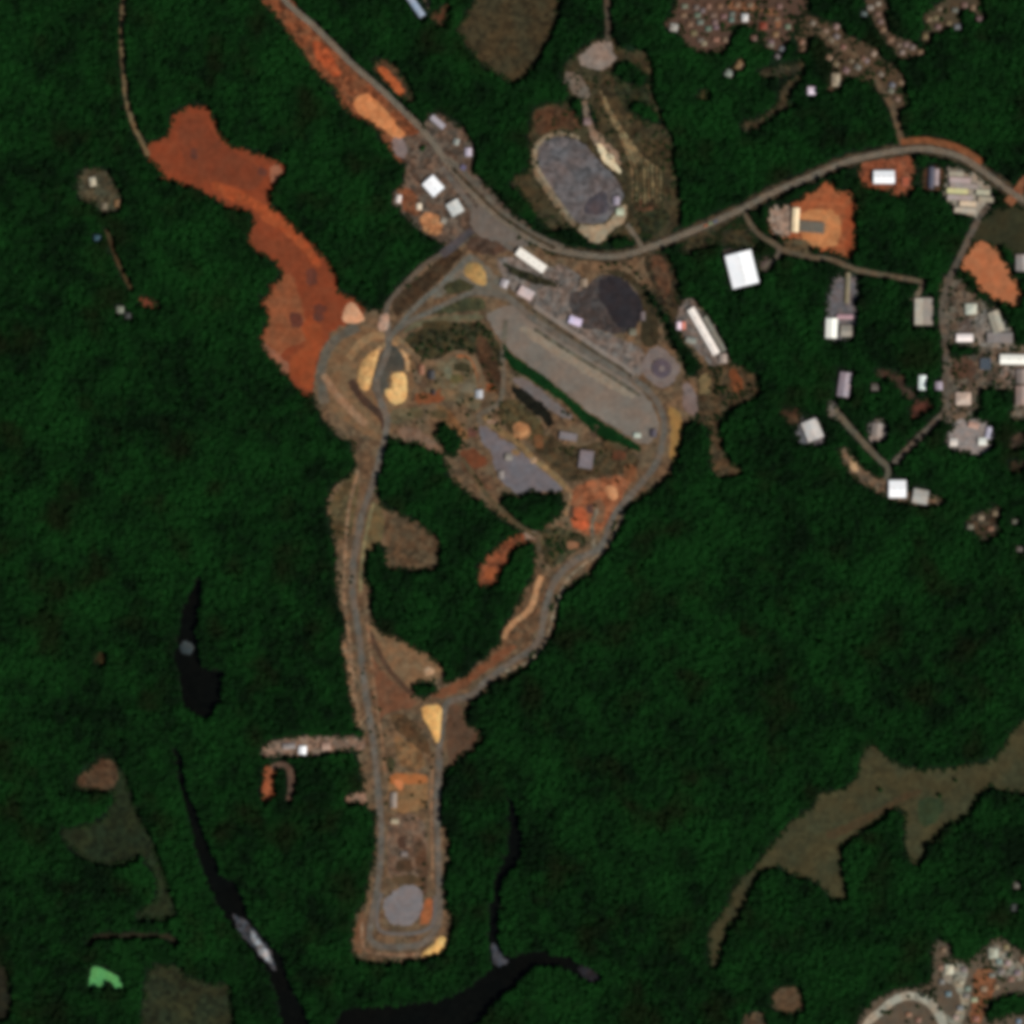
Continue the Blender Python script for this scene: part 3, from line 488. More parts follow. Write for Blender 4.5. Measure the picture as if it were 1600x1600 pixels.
# southeast corner of the north block
G('verge', 'ochre strip outside the eastern bend of the loop road', (142, 108, 62), [(1042,636),(1056,637),(1066,652),(1063,682),(1058,716),(1046,720),(1046,690),(1050,668)], var=.12, s=12)
G('clay_ground', 'orange worked ground inside the southeast bend', (136, 84, 56), [(888,768),(905,758),(930,748),(975,742),(988,752),(965,788),(952,815),(932,838),(905,832),(890,812)], var=.2, s=8)
G('clay_ground', 'vivid orange-red patch in the southeast worked ground', (164, 82, 50), [(892,796),(905,790),(920,800),(922,826),(905,828),(893,818)], var=.15)
mound('sand_heap', 'pale orange heap in the southeast worked ground', (186, 132, 92), [(944,760),(956,758),(966,766),(966,780),(952,782)], 3)
G('scrub', 'olive scrub west of the southeast bend', (64, 58, 38), [(846,830),(870,822),(892,828),(912,838),(915,852),(890,868),(868,888),(850,880),(845,855)], var=.3, s=8)
G('clay_ground', 'long orange dirt finger running into the large wood', (122, 69, 44), [(747,905),(750,880),(764,866),(784,850),(800,838),(818,832),(838,834),(838,844),(818,849),(801,861),(790,882),(780,900),(769,916),(752,919)], var=.2, s=8)
G('clay_ground', 'brightest orange end of the dirt finger', (150, 80, 46), [(758,888),(768,886),(776,892),(768,908),(757,905)], var=.12)
G('clay_ground', 'pale tip of the dirt finger by the footpath', (150, 124, 106), [(818,832),(838,830),(838,842),(820,844)], var=.15, smooth=0)
G('bare_ground', 'brown bank west of the loop road in the southeast', (92, 69, 49), [(836,893),(850,895),(862,905),(856,935),(845,970),(830,1000),(800,1018),(770,1030),(760,1022),(788,1000),(792,985),(806,955),(820,922)], var=.2, s=9)
strip('clay_bank', 'pale peach seam along the brown bank in the southeast', (176, 128, 90), [(846,900),(838,922),(832,945),(823,958),(806,970),(792,985),(788,998)], 9, 'bank')
strip('footpath', 'narrow tan footpath through the large wood', (84, 71, 50), [(722,715),(742,745),(762,775),(782,795),(806,818),(838,838)], 7, 'path')
strip('footpath', 'brown path from the dirt finger down to the loop road', (84, 70, 52), [(842,830),(842,855),(844,880),(852,895)], 7, 'path')

def spot(cx, cy, w, h, rgb, label, name='bare_ground'):
    G(name, label, rgb, [(cx-w/2, cy-h/2), (cx+w*.1, cy-h*.56), (cx+w/2, cy-h*.3), (cx+w*.46, cy+h*.4), (cx-w*.1, cy+h/2), (cx-w/2, cy+h*.3)], var=.18, s=7, smooth=0, amp=1.2)
spot(690, 508, 60, 12, (66, 56, 35), 'olive bar along the top of the scrub ring', 'scrub')
spot(718, 555, 14, 9, (150, 106, 74), 'peach spot on the north of the mine middle')
spot(722, 575, 26, 14, (56, 50, 32), 'dark olive spot inside the trampled ground', 'scrub')
spot(700, 580, 12, 26, (102, 98, 78), 'pale greenish upright spot in the mine middle')
spot(767, 606, 14, 12, (122, 68, 38), 'orange-brown spot west of the planted strip', 'clay_ground')
spot(730, 606, 28, 15, (112, 99, 79), 'pale khaki spot left of the blue-white hut')
spot(714, 592, 20, 14, (94, 82, 50), 'yellow-olive spot in the mine middle', 'scrub')
spot(738, 676, 16, 13, (92, 60, 50), 'maroon spot beside the slate-grey yard')
spot(834, 719, 10, 9, (168, 138, 108), 'cream spot on the tan track by the slate yard')
spot(852, 732, 10, 9, (150, 118, 80), 'tan spot further down the tan track')
spot(770, 660, 18, 8, (140, 112, 92), 'pale tan spot at the top of the tan track')
spot(842, 690, 14, 22, (104, 70, 44), 'brown-orange spot between the two grey roofs and the ditch')
spot(806, 706, 14, 10, (122, 94, 64), 'tan corner spot above the slate yard')
spot(968, 712, 22, 14, (88, 54, 36), 'rust spot in the southeast scrub', 'clay_ground')
spot(930, 675, 18, 20, (82, 62, 48), 'mauve-brown spot under the planted strip')
spot(985, 740, 20, 26, (112, 72, 46), 'orange-brown spot inside the eastern bend', 'clay_ground')
spot(907, 820, 24, 11, (190, 92, 56), 'hot orange spot in the southeast worked ground', 'clay_ground')
spot(895, 852, 18, 12, (132, 90, 64), 'peach-brown spot in the southeast scrub')
spot(918, 842, 16, 10, (90, 76, 54), 'khaki spot in the southeast scrub')
spot(893, 800, 8, 22, (80, 60, 44), 'dark brown spot in the southeast worked ground')
spot(923, 796, 12, 14, (84, 58, 50), 'dark mauve spot in the southeast worked ground')
spot(936, 800, 18, 36, (110, 80, 58), 'dull brown ground by the southeast bend')
spot(660, 600, 14, 16, (84, 66, 50), 'brown spot by the dark grey roof')
spot(650, 645, 22, 16, (88, 76, 52), 'khaki spot above the large wood')
spot(685, 648, 26, 14, (78, 66, 44), 'olive spot above the little wood', 'scrub')
spot(700, 615, 22, 16, (116, 92, 66), 'tan spot east of the orange bar')
spot(652, 590, 12, 18, (104, 88, 70), 'pale brown spot right of the sand heaps')
strip('track', 'orange-brown arc on the east of the mine middle', (134, 82, 50), [(716,556),(733,558),(742,570),(747,590),(750,606)], 6, 'track', .2, 7)
strip('track', 'pale diagonal path on the north of the mine middle', (122, 100, 74), [(625,530),(640,548),(655,560),(668,572)], 6, 'track', .2, 7)
strip('track', 'pale grey path along the southeast bend', (110, 100, 84), [(930,860),(926,838),(926,815),(934,795)], 6, 'track', .2, 7)
strip('track', 'tan path from the slate yard to the orange worked ground', (132, 104, 76), [(884,760),(892,772),(888,790),(884,806)], 6, 'track', .2, 7)
# ------------------------------------------------------------------ mine, west corridor and south block
G('clearing', 'brown grassy clearing inside the large wood', (84, 66, 47), [(603,845),(598,815),(610,797),(628,802),(650,815),(667,826),(687,843),(686,890),(640,892),(604,890)], var=.2, s=10)
G('bare_ground', 'olive-tan verge west of the haul road', (84, 70, 46), [(513,795),(530,760),(552,738),(562,750),(556,800),(545,845),(522,842)], var=.2)
G('bare_ground', 'tan verge between the haul road and the wood clearing', (98, 82, 54), [(578,790),(590,782),(600,800),(600,845),(578,860),(568,880),(566,850)], var=.18, s=8)
G('bare_ground', 'light tan eroded margin west of the haul road', (124, 96, 72), [(532,997),(541,1000),(548,1040),(556,1080),(562,1110),(567,1132),(557,1135),(552,1110),(546,1085),(544,1060),(537,1037)], var=.22, s=7)
G('bare_ground', 'light brown fan of ground below the large wood', (118, 91, 65), [(575,975),(590,985),(630,1000),(660,1018),(688,1037),(694,1052),(680,1064),(645,1064),(640,1082),(610,1060),(590,1020),(578,1000)], var=.16, s=10)
mound('sand_heap', 'pale cream heap at the tip of the brown fan', (170, 138, 108), [(661,1046),(668,1041),(678,1044),(679,1054),(664,1056)], 2.5)
G('clay_ground', 'reddish-brown ground where the loop closes', (106, 71, 50), [(578,1015),(590,1040),(612,1062),(640,1085),(655,1095),(640,1108),(612,1110),(590,1125),(582,1090),(578,1050)], var=.16, s=10)
strip('track', 'dark brown rut curving down the brown fan', (80, 58, 43), [(576,985),(590,1015),(605,1042),(625,1066),(645,1085)], 8, 'track')
G('bare_ground', 'rust-brown ground along the southeast arm of the loop', (112, 70, 46), [(672,1088),(690,1075),(725,1060),(762,1030),(795,1008),(810,1012),(780,1035),(745,1060),(712,1082),(690,1092)], var=.16, s=9)
G('bare_ground', 'dark olive-brown oval in the southern block', (78, 58, 38), [(611,1116),(632,1116),(655,1134),(668,1158),(674,1180),(655,1172),(630,1150),(614,1138)], var=.2)
G('bare_ground', 'tan crescent below the dark oval', (112, 84, 56), [(614,1145),(640,1160),(662,1178),(668,1200),(640,1204),(622,1190)], var=.2, s=9)
G('scrub', 'small green-brown spot near the haul road', (58, 56, 36), [(604,1182),(618,1184),(617,1204),(605,1203)], var=.2)
G('bare_ground', 'brown ground right of the yellow triangle', (84, 62, 46), [(700,1096),(722,1104),(722,1132),(748,1142),(748,1155),(738,1170),(715,1184),(700,1195),(697,1150)], var=.16, s=10)
mound('sand_heap', 'bright yellow triangular sand heap where the loop closes', (216, 166, 100), [(657,1103),(692,1101),(690,1130),(687,1162),(680,1160),(673,1140),(662,1124)], 3)
G('scrub', 'thin yellow-green edge of the yellow triangle', (146, 142, 78), [(684,1115),(692,1112),(690,1160),(685,1164)], var=.12, amp=.4)
G('bare_ground', 'tan-orange graded pad in the southern block', (128, 96, 64), [(607,1208),(668,1208),(670,1240),(662,1268),(612,1270),(606,1240)], var=.15, s=10)
G('clay_ground', 'orange band across the top of the tan-orange pad', (160, 98, 56), [(608,1210),(668,1210),(668,1224),(630,1226),(612,1224)], var=.12, s=8)
G('clay_ground', 'bright peach spot on the tan-orange pad', (200, 122, 76), [(616,1216),(628,1217),(629,1236),(618,1232)], var=.1)
G('bare_ground', 'brown patchy ground in the middle of the southern block', (104, 82, 66), [(608,1272),(662,1274),(668,1330),(666,1380),(610,1382),(604,1330)], var=.22, s=8)
G('bare_ground', 'dark brown strip in the southern block', (80, 58, 42), [(650,1310),(664,1312),(668,1360),(668,1400),(660,1395),(652,1360),(646,1340)], var=.2)
G('pit', 'upper small dark pit in the southern block', (72, 50, 38), [(622,1308),(633,1308),(633,1326),(622,1326)], 'pit', var=.15, smooth=0)
G('pit', 'lower wide dark pit in the southern block', (72, 54, 38), [(620,1345),(642,1343),(644,1362),(620,1362)], 'pit', var=.15, smooth=0)
G('bare_ground', 'olive bar above the grey octagon', (82, 64, 44), [(612,1368),(650,1366),(662,1378),(655,1382),(612,1381)], var=.15)
G('yard', 'light grey octagon of gravel at the foot of the southern block', (120, 112, 111), [(603,1402),(618,1390),(630,1383),(650,1384),(661,1394),(661,1420),(652,1436),(640,1446),(612,1444),(602,1432),(599,1415)], var=.1, s=9)
G('clay_ground', 'orange bank on the right of the grey octagon', (146, 86, 52), [(660,1420),(666,1404),(676,1404),(676,1426),(668,1445),(654,1446)], var=.15, s=7)
G('bare_ground', 'reddish-brown left shoulder at the foot of the block', (104, 74, 52), [(560,1430),(572,1420),(574,1460),(566,1490),(554,1492),(553,1462)], var=.15)
mound('sand_heap', 'yellow heap in the bottom right corner of the block', (218, 172, 104), [(658,1496),(662,1486),(676,1476),(688,1462),(697,1465),(696,1480),(682,1492)], 2.5)

# ------------------------------------------------------------------ roads
GREY = (100, 88, 74)
strip('haul_road', 'grey loop road down the west side and round the southern block', (98, 89, 79), [(604,500),(607,540),(598,570),(588,600),(596,630),(605,655),(602,680),(596,705),(588,735),(576,775),(566,802),(559,840),(552,880),(551,925),(556,962),(562,1000),(567,1050),(574,1100),(582,1150),(588,1200),(592,1250),(596,1300),(594,1350),(588,1400),(580,1440),(578,1466),(592,1478),(625,1480),(655,1476),(674,1462),(686,1437),(686,1400),(685,1350),(683,1300),(683,1250),(686,1200),(687,1165),(692,1125),(700,1098),(737,1086),(762,1062),(800,1034),(826,1018),(844,995),(851,955),(862,918),(876,896),(902,874),(935,858),(948,835),(961,803),(1000,757),(1025,725),(1036,687),(1037,655),(1025,625),(1000,600),(962,577),(900,541),(850,510),(820,488),(798,468),(765,458),(737,456)], 10, 'road', .17)
strip('verge', 'pale khaki line east of the haul road by the wood clearing', (118, 107, 76), [(584,785),(573,830),(566,872),(563,925)], 5, 'verge', .2, 7)
strip('verge', 'thin tan line west of the haul road along the corridor', (128, 100, 76), [(560,735),(546,790),(540,850),(538,930),(546,1000),(553,1060)], 5, 'verge', .2, 7)
strip('verge', 'thin tan line east of the haul road in the lower corridor', (122, 92, 68), [(572,960),(578,1010),(583,1060),(590,1110),(597,1160),(602,1210)], 4.5, 'verge', .2, 7)
strip('verge', 'thin tan line inside the right side of the southern block', (126, 96, 72), [(676,1200),(674,1260),(675,1320),(676,1380)], 4.5, 'verge', .2, 7)
strip('verge', 'thin tan line outside the foot of the southern block', (124, 94, 72), [(566,1440),(568,1478),(590,1490),(630,1492),(655,1490)], 5, 'verge', .2, 7)
strip('verge', 'thin pale line outside the southeast arm of the loop', (122, 106, 86), [(975,800),(958,835),(942,862),(915,880),(885,908),(868,950),(855,995),(830,1030),(790,1050)], 4.5, 'verge', .2, 7)
strip('haul_road', 'inner grey lane round the grey octagon', (100, 92, 86), [(597,1395),(590,1420),(590,1445),(600,1457),(640,1459),(668,1452),(678,1438),(680,1400)], 6, 'road', .12)
strip('haul_road', 'pale lane along the outer edge of the upper works yard', (130, 117, 107), [(835,478),(870,502),(912,530),(950,556),(976,572),(990,588)], 7, 'road', .1)
strip('access_track', 'pale grey track along the northern edge of the mine', (90, 80, 69), [(732,372),(708,388),(668,410),(640,436),(622,455),(606,476),(602,500)], 7.5, 'track')
strip('access_track', 'second pale grey track down from the gravel triangle', (98, 95, 86), [(735,402),(712,422),(688,446),(662,468),(638,492),(616,520),(607,535)], 7.5, 'track')
strip('access_track', 'third grey track curving to the upper end of the storage pad', (96, 90, 80), [(800,466),(770,457),(737,458),(702,472),(670,488),(640,502),(618,518)], 7.5, 'track')
strip('access_road', 'dark bluish entry road west of the grey junction', (74, 66, 66), [(738,360),(722,372),(704,388),(690,398)], 12, 'road')
strip('track', 'grey path down the middle of the mine to the slate yard', (100, 90, 76), [(790,500),(786,560),(787,590),(782,625),(765,640),(748,648),(752,662)], 8, 'track')
strip('track', 'pinkish path around the middle of the mine', (110, 88, 66), [(622,540),(648,555),(662,570),(690,562),(715,550),(738,558),(748,580),(750,605)], 7, 'track')
strip('service_road', 'brown side road from the highway past the biggest warehouse', (88, 76, 60), [(1163,326),(1170,346),(1186,366),(1210,381),(1226,392),(1262,401),(1300,406),(1340,422),(1400,433),(1445,441)], 8, 'road')
strip('service_road', 'short lane from the side road to the biggest warehouse', (90, 78, 66), [(1216,384),(1217,398),(1204,410),(1190,424)], 8, 'road')
strip('street', 'brown street running south along the right-hand estate', (88, 77, 66), [(1545,318),(1530,340),(1516,368),(1502,398),(1487,428),(1476,460),(1472,500),(1478,540),(1478,600),(1481,636),(1462,658),(1428,692),(1396,724)], 9.5, 'road')
strip('street', 'grey-brown path from the lavender shed down to the southern white hall', (92, 84, 70), [(1305,640),(1325,665),(1352,695),(1372,716),(1388,732),(1384,752)], 9, 'road')
strip('street', 'short stub street into the tan pale-shed lot', (104, 90, 74), [(1443,440),(1437,455),(1426,470)], 8, 'road')
strip('village_lane', 'winding brown lane from the village down to the highway', (92, 75, 57), [(1276,44),(1306,68),(1340,90),(1362,117),(1381,146),(1396,172),(1403,200),(1412,230)], 9, 'road')
strip('dirt_road', 'thin olive-brown dirt road from the top edge to the red clearing', (108, 90, 64), [(194,-60),(193,0),(190,55),(193,105),(197,150),(206,188),(220,218),(232,244)], 7, 'track')
strip('footpath', 'thin brown footpath through the western woods', (70, 54, 34), [(166,358),(174,382),(184,410),(197,437),(208,456)], 5, 'path')
strip('frontage_road', 'second grey carriageway along the south of the highway', (100, 90, 81), [(690,262),(720,300),(745,335),(765,360),(795,385),(820,398)], 9, 'road')
strip('drain', 'thin brown drain between the loop road and the pale lane', (76, 66, 52), [(822,478),(850,496),(890,524),(925,547),(960,569),(988,588)], 4.5, 'drain', .2, 8)
strip('drain', 'grey-green drain between the ribbed row and the loop road', (90, 84, 70), [(835,514),(862,532),(900,556),(960,592),(1000,618)], 5.5, 'drain', .2, 8)
G('scrub', 'olive-brown scrub below the highway north of the biggest warehouse', (50, 45, 29), [(1066,376),(1100,362),(1155,338),(1168,352),(1184,376),(1180,388),(1140,383),(1105,386),(1062,402)], 'field', var=.3, s=8)
J = G('road_junction', 'broad grey paved junction at the mine entrance', (104, 93, 84), [(735,330),(752,318),(775,335),(805,362),(830,382),(818,388),(790,378),(765,376),(742,366),(735,352)], 'road', var=.12)
strip('highway_verge', 'dull brown weedy verge along both sides of the eastern highway', (62, 52, 38), [(870,392),(905,397),(960,401),(1005,390),(1075,364),(1112,348),(1162,325),(1205,302),(1262,278),(1325,252),(1400,236),(1450,233),(1500,245),(1538,269),(1576,297),(1602,314),(1700,370)], 19, 'verge', .25, 8, jit=.2)
strip('highway_verge', 'orange earth verge outside the highway bend on the right', (122, 74, 46), [(1408,222),(1450,220),(1498,232),(1535,254)], 10, 'verge')
strip('highway_verge', 'orange earth at the right edge beyond the works yard', (128, 80, 54), [(1575,318),(1590,300),(1606,278)], 16, 'verge')
strip('highway', 'two-lane grey highway sweeping from the top left to the right edge', GREY, [(408,-60),(445,0),(495,45),(550,100),(592,137),(627,170),(666,210),(695,248),(726,288),(764,327),(805,358),(850,384),(905,397),(960,401),(1005,390),(1075,364),(1112,348),(1162,325),(1205,302),(1262,278),(1325,252),(1400,236),(1450,233),(1500,245),(1538,269),(1576,297),(1602,314),(1700,370)], 9, 'road', .16, lines=True)
strip('highway_shoulder', 'parallel lane north of the highway opposite the junction', (96, 86, 74), [(700,246),(740,284),(780,326),(815,354),(850,374),(880,386)], 7, 'road')
strip('highway_median', 'dark weedy strip between the highway and its parallel lane', (60, 50, 36), [(706,262),(742,298),(775,330),(805,352),(840,374),(868,388)], 5, 'verge', .25, 8, jit=.3)
strip('side_road', 'short link from the highway up to the oval basin', (104, 92, 78), [(1003,392),(1000,380),(990,366),(980,350)], 8, 'road')
# ------------------------------------------------------------------ buildings
GLASS = mat((40, 48, 54), 0, rough=.15, spec=.5)
DOOR = mat((84, 78, 74), .1, 2, rough=.6)
def roof_mat(rgb): return mat(rgb, .03 if min(rgb) > 215 else .1, 9, rough=.55, spec=.25)
def building(name, label, cat, cx, cy, w, h, rot, roof, height=6, kind='gable', wall=(150, 140, 126), group=None, nwin=4, vents=0, clear=1):
    """w x h in photo pixels (ridge runs along the longer side), rot clockwise degrees"""
    r = math.radians(rot); cs, sn = math.cos(r), math.sin(r)
    cor = [(cx+x*cs-y*sn, cy+x*sn+y*cs) for x, y in ((-w/2, -h/2), (w/2, -h/2), (w/2, h/2), (-w/2, h/2))]
    big = [(cx+(p[0]-cx)*1.15, cy+(p[1]-cy)*1.15) for p in cor]
    sl, ins = raster(big); OPEN[sl][ins] = True
    z0 = float(ZR[sl][ins].max()) if ins.any() else 0
    zb = min(zat(*p) for p in cor+[(cx, cy)])
    root = empty(name, (*W((cx, cy)), zb-.02), -r); tag(root, label, cat, group)
    L, D = w*S, h*S
    along = L >= D
    if not along: L, D = D, L; root.rotation_euler.z += math.pi/2
    wm, rm = mat(wall, .08, 5), roof_mat(roof)
    V, F = [], []; x, y = L/2-.35, D/2-.35
    rise = min(D*.16, 4.2) if kind != 'flat' else 0
    V = [(-x,-y,0),(x,-y,0),(x,y,0),(-x,y,0),(-x,-y,height),(x,-y,height),(x,y,height),(-x,y,height)]
    F = [(0,1,5,4),(1,2,6,5),(2,3,7,6),(3,0,4,7)]
    if kind == 'gable':
        V += [(-x, 0, height+rise*.93), (x, 0, height+rise*.93)]; F[1] = (1,2,6,9,5); F[3] = (3,0,4,8,7)
    mesh_obj('wall', V, F, wm, root)
    X, Y, t = L/2, D/2, .25
    if kind == 'gable':
        for s in (-1, 1):
            V = [(-X, s*Y, height-.1), (X, s*Y, height-.1), (X, s*.02, height+rise), (-X, s*.02, height+rise)]
            V += [(a_, b_, c_+t) for a_, b_, c_ in V]
            F = [(0,1,2,3),(7,6,5,4),(0,4,5,1),(1,5,6,2),(2,6,7,3),(3,7,4,0)]
            if s > 0: F = [f[::-1] for f in F]
            F = [f[::-1] for f in F]
            roof_o = mesh_obj('roof', V, F, rm, root)
        V, F = [], []; box(-X, -.35, height+rise+t-.05, X, .35, height+rise+t+.12, V, F); mesh_obj('ridge_cap', V, F, rm, roof_o)
    elif kind == 'hip':
        q = X-Y*.9 if X > Y*1.05 else .3
        V = [(-X,-Y,height-.1),(X,-Y,height-.1),(X,Y,height-.1),(-X,Y,height-.1),(-q,0,height+rise),(q,0,height+rise)]
        F = [(0,1,5,4),(1,2,5),(2,3,4,5),(3,0,4),(3,2,1,0)]
        roof_o = mesh_obj('roof', V, F, rm, root)
    else:
        V, F = [], []; box(-X, -Y, height, X, Y, height+t, V, F); roof_o = mesh_obj('roof', V, F, rm, root)
        V, F = [], []
        for a_ in ((-X,-Y,X,-Y+.3),(-X,Y-.3,X,Y),(-X,-Y+.3,-X+.3,Y-.3),(X-.3,-Y+.3,X,Y-.3)): box(a_[0],a_[1],height+t,a_[2],a_[3],height+t+.6,V,F)
        mesh_obj('parapet', V, F, wm, roof_o)
    dh = min(3.6, height*.7); dw = min(3.6, D*.3)
    V, F = [], []; box(x-.05, -dw/2, 0, x+.08, dw/2, dh, V, F); mesh_obj('door', V, F, DOOR, root)
    me = None
    for k in range(nwin):
        s = -1 if k % 2 else 1; n_ = max(1, (nwin+1)//2); px_ = (-.5+(k//2+.5)/n_)*2*x*.9
        V, F = [], []; ww = min(1.5, L*.12); box(-ww/2, -.06, -.6, ww/2, .06, .6, V, F)
        if me is None: o = mesh_obj('window', V, F, GLASS, root); me = o.data
        else: o = bpy.data.objects.new('window', me); COL.objects.link(o); o.parent = root
        o.location = (px_, s*(y+.02), height*.55)
    for k in range(vents):
        V, F = [], []; box(-.9, -.9, 0, .9, .9, 1.0, V, F); box(-1.2, -1.2, 1.0, 1.2, 1.2, 1.25, V, F)
        mesh_obj('roof_vent', V, F, wm, roof_o, (X*(-.8+1.6*(k+.5)/vents), 0, height+rise+t))
    return root
WH = (255, 255, 255); CW = (250, 244, 232)
B = building
# roadside group in the northwest
B('warehouse', 'bright white square shed in the roadside yard by the highway', 'warehouse', 677, 291, 23, 27, -42, WH, 7, vents=2)
B('warehouse', 'pale grey-white square shed just southeast of the bright white one', 'warehouse', 711, 325, 21, 22, -30, (206, 206, 200), 7)
B('shed', 'small white shed at the forest edge of the roadside yard', 'shed', 623, 311, 8, 12, 10, (226, 214, 206), 4, nwin=2)
B('shed', 'small cream shed on the orange corner of the roadside yard', 'shed', 655, 323, 8, 10, 0, (232, 214, 188), 4, nwin=2)
B('shed', 'long grey-lilac shed north of the highway near the junction', 'shed', 684, 191, 26, 9, 40, (172, 162, 166), 5)
B('shed', 'small grey-green roof beside the long lilac shed', 'shed', 713, 222, 9, 10, 20, (142, 142, 132), 4, nwin=2)
B('shed', 'small pale lilac shed at the east tip of the roadside lots', 'shed', 732, 238, 10, 13, 0, (196, 180, 190), 4, nwin=2)
B('kiosk', 'tiny violet-grey roof by the highway across from the white sheds', 'kiosk', 724, 262, 8, 8, 30, (104, 96, 120), 3, nwin=2)
B('shed', 'pale blue-grey long shed cut by the top edge of the photo', 'shed', 647, 6, 48, 10, 55, (156, 168, 186), 6)
B('house', 'small grey hut below the grey-white shed in the roadside yard', 'house', 694, 345, 9, 9, 20, (150, 142, 128), 4, nwin=2)
# west clearings
B('house', 'cream house in the olive clearing in the far west', 'house', 145, 284, 10, 14, -10, (178, 168, 144), 4, 'hip')
B('house', 'small grey-brown annex at the bottom of the western clearing', 'house', 163, 322, 9, 11, 0, (112, 100, 80), 4, 'hip', nwin=2)
B('house', 'tan outbuilding at the lower right of the western clearing', 'house', 183, 318, 8, 12, 0, (126, 96, 62), 4, 'hip', nwin=2)
B('house', 'small blue-teal roof at the head of the western footpath', 'house', 152, 372, 10, 9, 0, (54, 84, 96), 4, 'hip', nwin=2)
B('house', 'small grey house in the woods left of the orange scrape', 'house', 188, 484, 11, 11, 0, (124, 128, 112), 4, 'hip', nwin=2)
B('house', 'dark grey annex beside the small grey house in the western woods', 'house', 200, 493, 9, 9, 0, (62, 62, 60), 3.5, 'hip', nwin=2)
B('shed', 'bright white shed on the tan gravel spur', 'shed', 473, 1172, 12, 13, 5, WH, 4.5)
B('shed', 'grey long shed on the west part of the gravel spur', 'shed', 452, 1166, 20, 9, -5, (142, 130, 124), 4.5)
B('shed', 'pinkish shed on the east part of the gravel spur', 'shed', 510, 1166, 14, 12, -5, (170, 138, 120), 4.5)
# works
B('warehouse', 'long cream-white shed along the works yard south of the highway', 'warehouse', 830, 407, 52, 14, 35, (255, 246, 232), 8, vents=4, nwin=10)
B('shed', 'small pale square shed west of the pinkish works shed', 'shed', 788, 443, 12, 13, 20, (172, 162, 162), 5)
B('shed', 'pinkish-white shed on the upper works yard', 'shed', 822, 458, 24, 15, 30, (204, 184, 180), 6)
B('shed', 'bright lilac-white shed on the northern rim of the storage pad', 'shed', 899, 502, 20, 12, 20, (226, 208, 232), 6)
B('shed', 'pale tan hut north of the charcoal stockyard', 'hut', 912, 442, 12, 13, 0, (138, 118, 98), 4.5)
B('shed', 'small grey-tan hut on the southern rim of the black yard', 'hut', 989, 519, 11, 11, 0, (112, 106, 88), 4.5, nwin=2)
B('shed', 'grey narrow hut on the east rim of the black yard', 'hut', 1004, 494, 8, 14, 0, (104, 92, 92), 4.5, nwin=2)
B('shed', 'small mint-white hut at the east end of the storage pad', 'hut', 996, 680, 11, 8, 0, (188, 196, 180), 4, nwin=2)
B('shed', 'dark violet hut beside the mint-white hut on the pad', 'hut', 1021, 677, 10, 12, 0, (76, 68, 76), 4, nwin=2)
B('shed', 'small pale blue-white hut in the middle of the mine', 'hut', 749, 616, 11, 13, 0, (186, 184, 186), 4, nwin=2)
B('shed', 'dark grey roof near the centre of the mine', 'hut', 674, 586, 11, 13, 0, (60, 58, 60), 4, nwin=2)
B('shed', 'tiny dark hut on the orange dirt bar', 'hut', 677, 613, 7, 8, 0, (42, 34, 34), 3.5, nwin=2)
B('shed', 'tiny orange-roofed hut beside the dark grey roof in the mine', 'hut', 659, 578, 8, 15, 0, (150, 98, 72), 3.5, nwin=2)
B('warehouse', 'wide grey flat roof south of the black ditch', 'warehouse', 888, 682, 28, 12, 10, (122, 112, 112), 6, 'flat')
B('warehouse', 'upright grey flat roof southeast of the black ditch', 'warehouse', 916, 718, 22, 28, 8, (118, 106, 108), 6, 'flat')
B('shed', 'small cream hut on the slate-grey yard', 'hut', 795, 714, 11, 11, 0, (140, 130, 118), 4, nwin=2)
B('shed', 'small pale hut on the west rim of the slate-grey yard', 'hut', 783, 742, 9, 12, 0, (140, 132, 126), 4, nwin=2)
B('shed', 'small cream hut in the middle of the southern block', 'hut', 617, 1283, 12, 8, 0, (176, 158, 128), 3.5, nwin=2)
B('shed', 'narrow grey shed on the left of the tan-orange pad', 'shed', 615, 1250, 10, 24, 0, (140, 126, 114), 4, nwin=2)
B('shed', 'small grey hut between the two dark pits', 'hut', 632, 1334, 10, 8, 0, (124, 112, 106), 3.5, nwin=2)
B('shed', 'pale green-grey hut on the bank at the south end of the oval basin', 'hut', 969, 331, 12, 11, 0, (184, 188, 160), 4, nwin=2)
B('shed', 'pale lilac hut just above the green-grey hut by the basin', 'hut', 963, 314, 10, 14, 0, (156, 144, 154), 4, nwin=2)
B('shed', 'small pinkish hut at the top of the cream strip by the basin', 'hut', 918, 190, 11, 11, 0, (132, 108, 104), 4, nwin=2)
# east estate
B('warehouse', 'biggest bright white warehouse surrounded by trees', 'warehouse', 1159, 421, 42, 53, -14, WH, 10, vents=6, nwin=10)
B('warehouse', 'long narrow white shed running diagonally by the tree belt', 'warehouse', 1099, 518, 82, 12, 60, (250, 238, 226), 7, vents=4, nwin=10)
B('shed', 'grey lean shed along the east of the long diagonal white shed', 'shed', 1116, 522, 62, 8, 60, (128, 124, 112), 5)
B('shed', 'pale grey shed at the south end of the long diagonal shed', 'shed', 1130, 560, 12, 14, 0, (164, 148, 136), 5, nwin=2)
B('shed', 'small white shed with an orange side west of the long diagonal shed', 'shed', 1061, 509, 7, 12, 0, (250, 222, 232), 5, nwin=2)
B('shed', 'small salmon shed touching the little white one by the tree belt', 'shed', 1068, 509, 6, 12, 0, (222, 134, 112), 5, nwin=2)
B('shed', 'grey-green low roof on the apron by the tree belt', 'shed', 1080, 532, 16, 9, 10, (136, 138, 128), 4, nwin=2)
B('warehouse', 'tall cream shed on the west of the orange platform', 'warehouse', 1243, 344, 11, 38, 3, (252, 222, 178), 7)
B('warehouse', 'long grey flat roof in the middle of the orange platform', 'warehouse', 1269, 355, 38, 17, 5, (98, 92, 80), 6, 'flat')
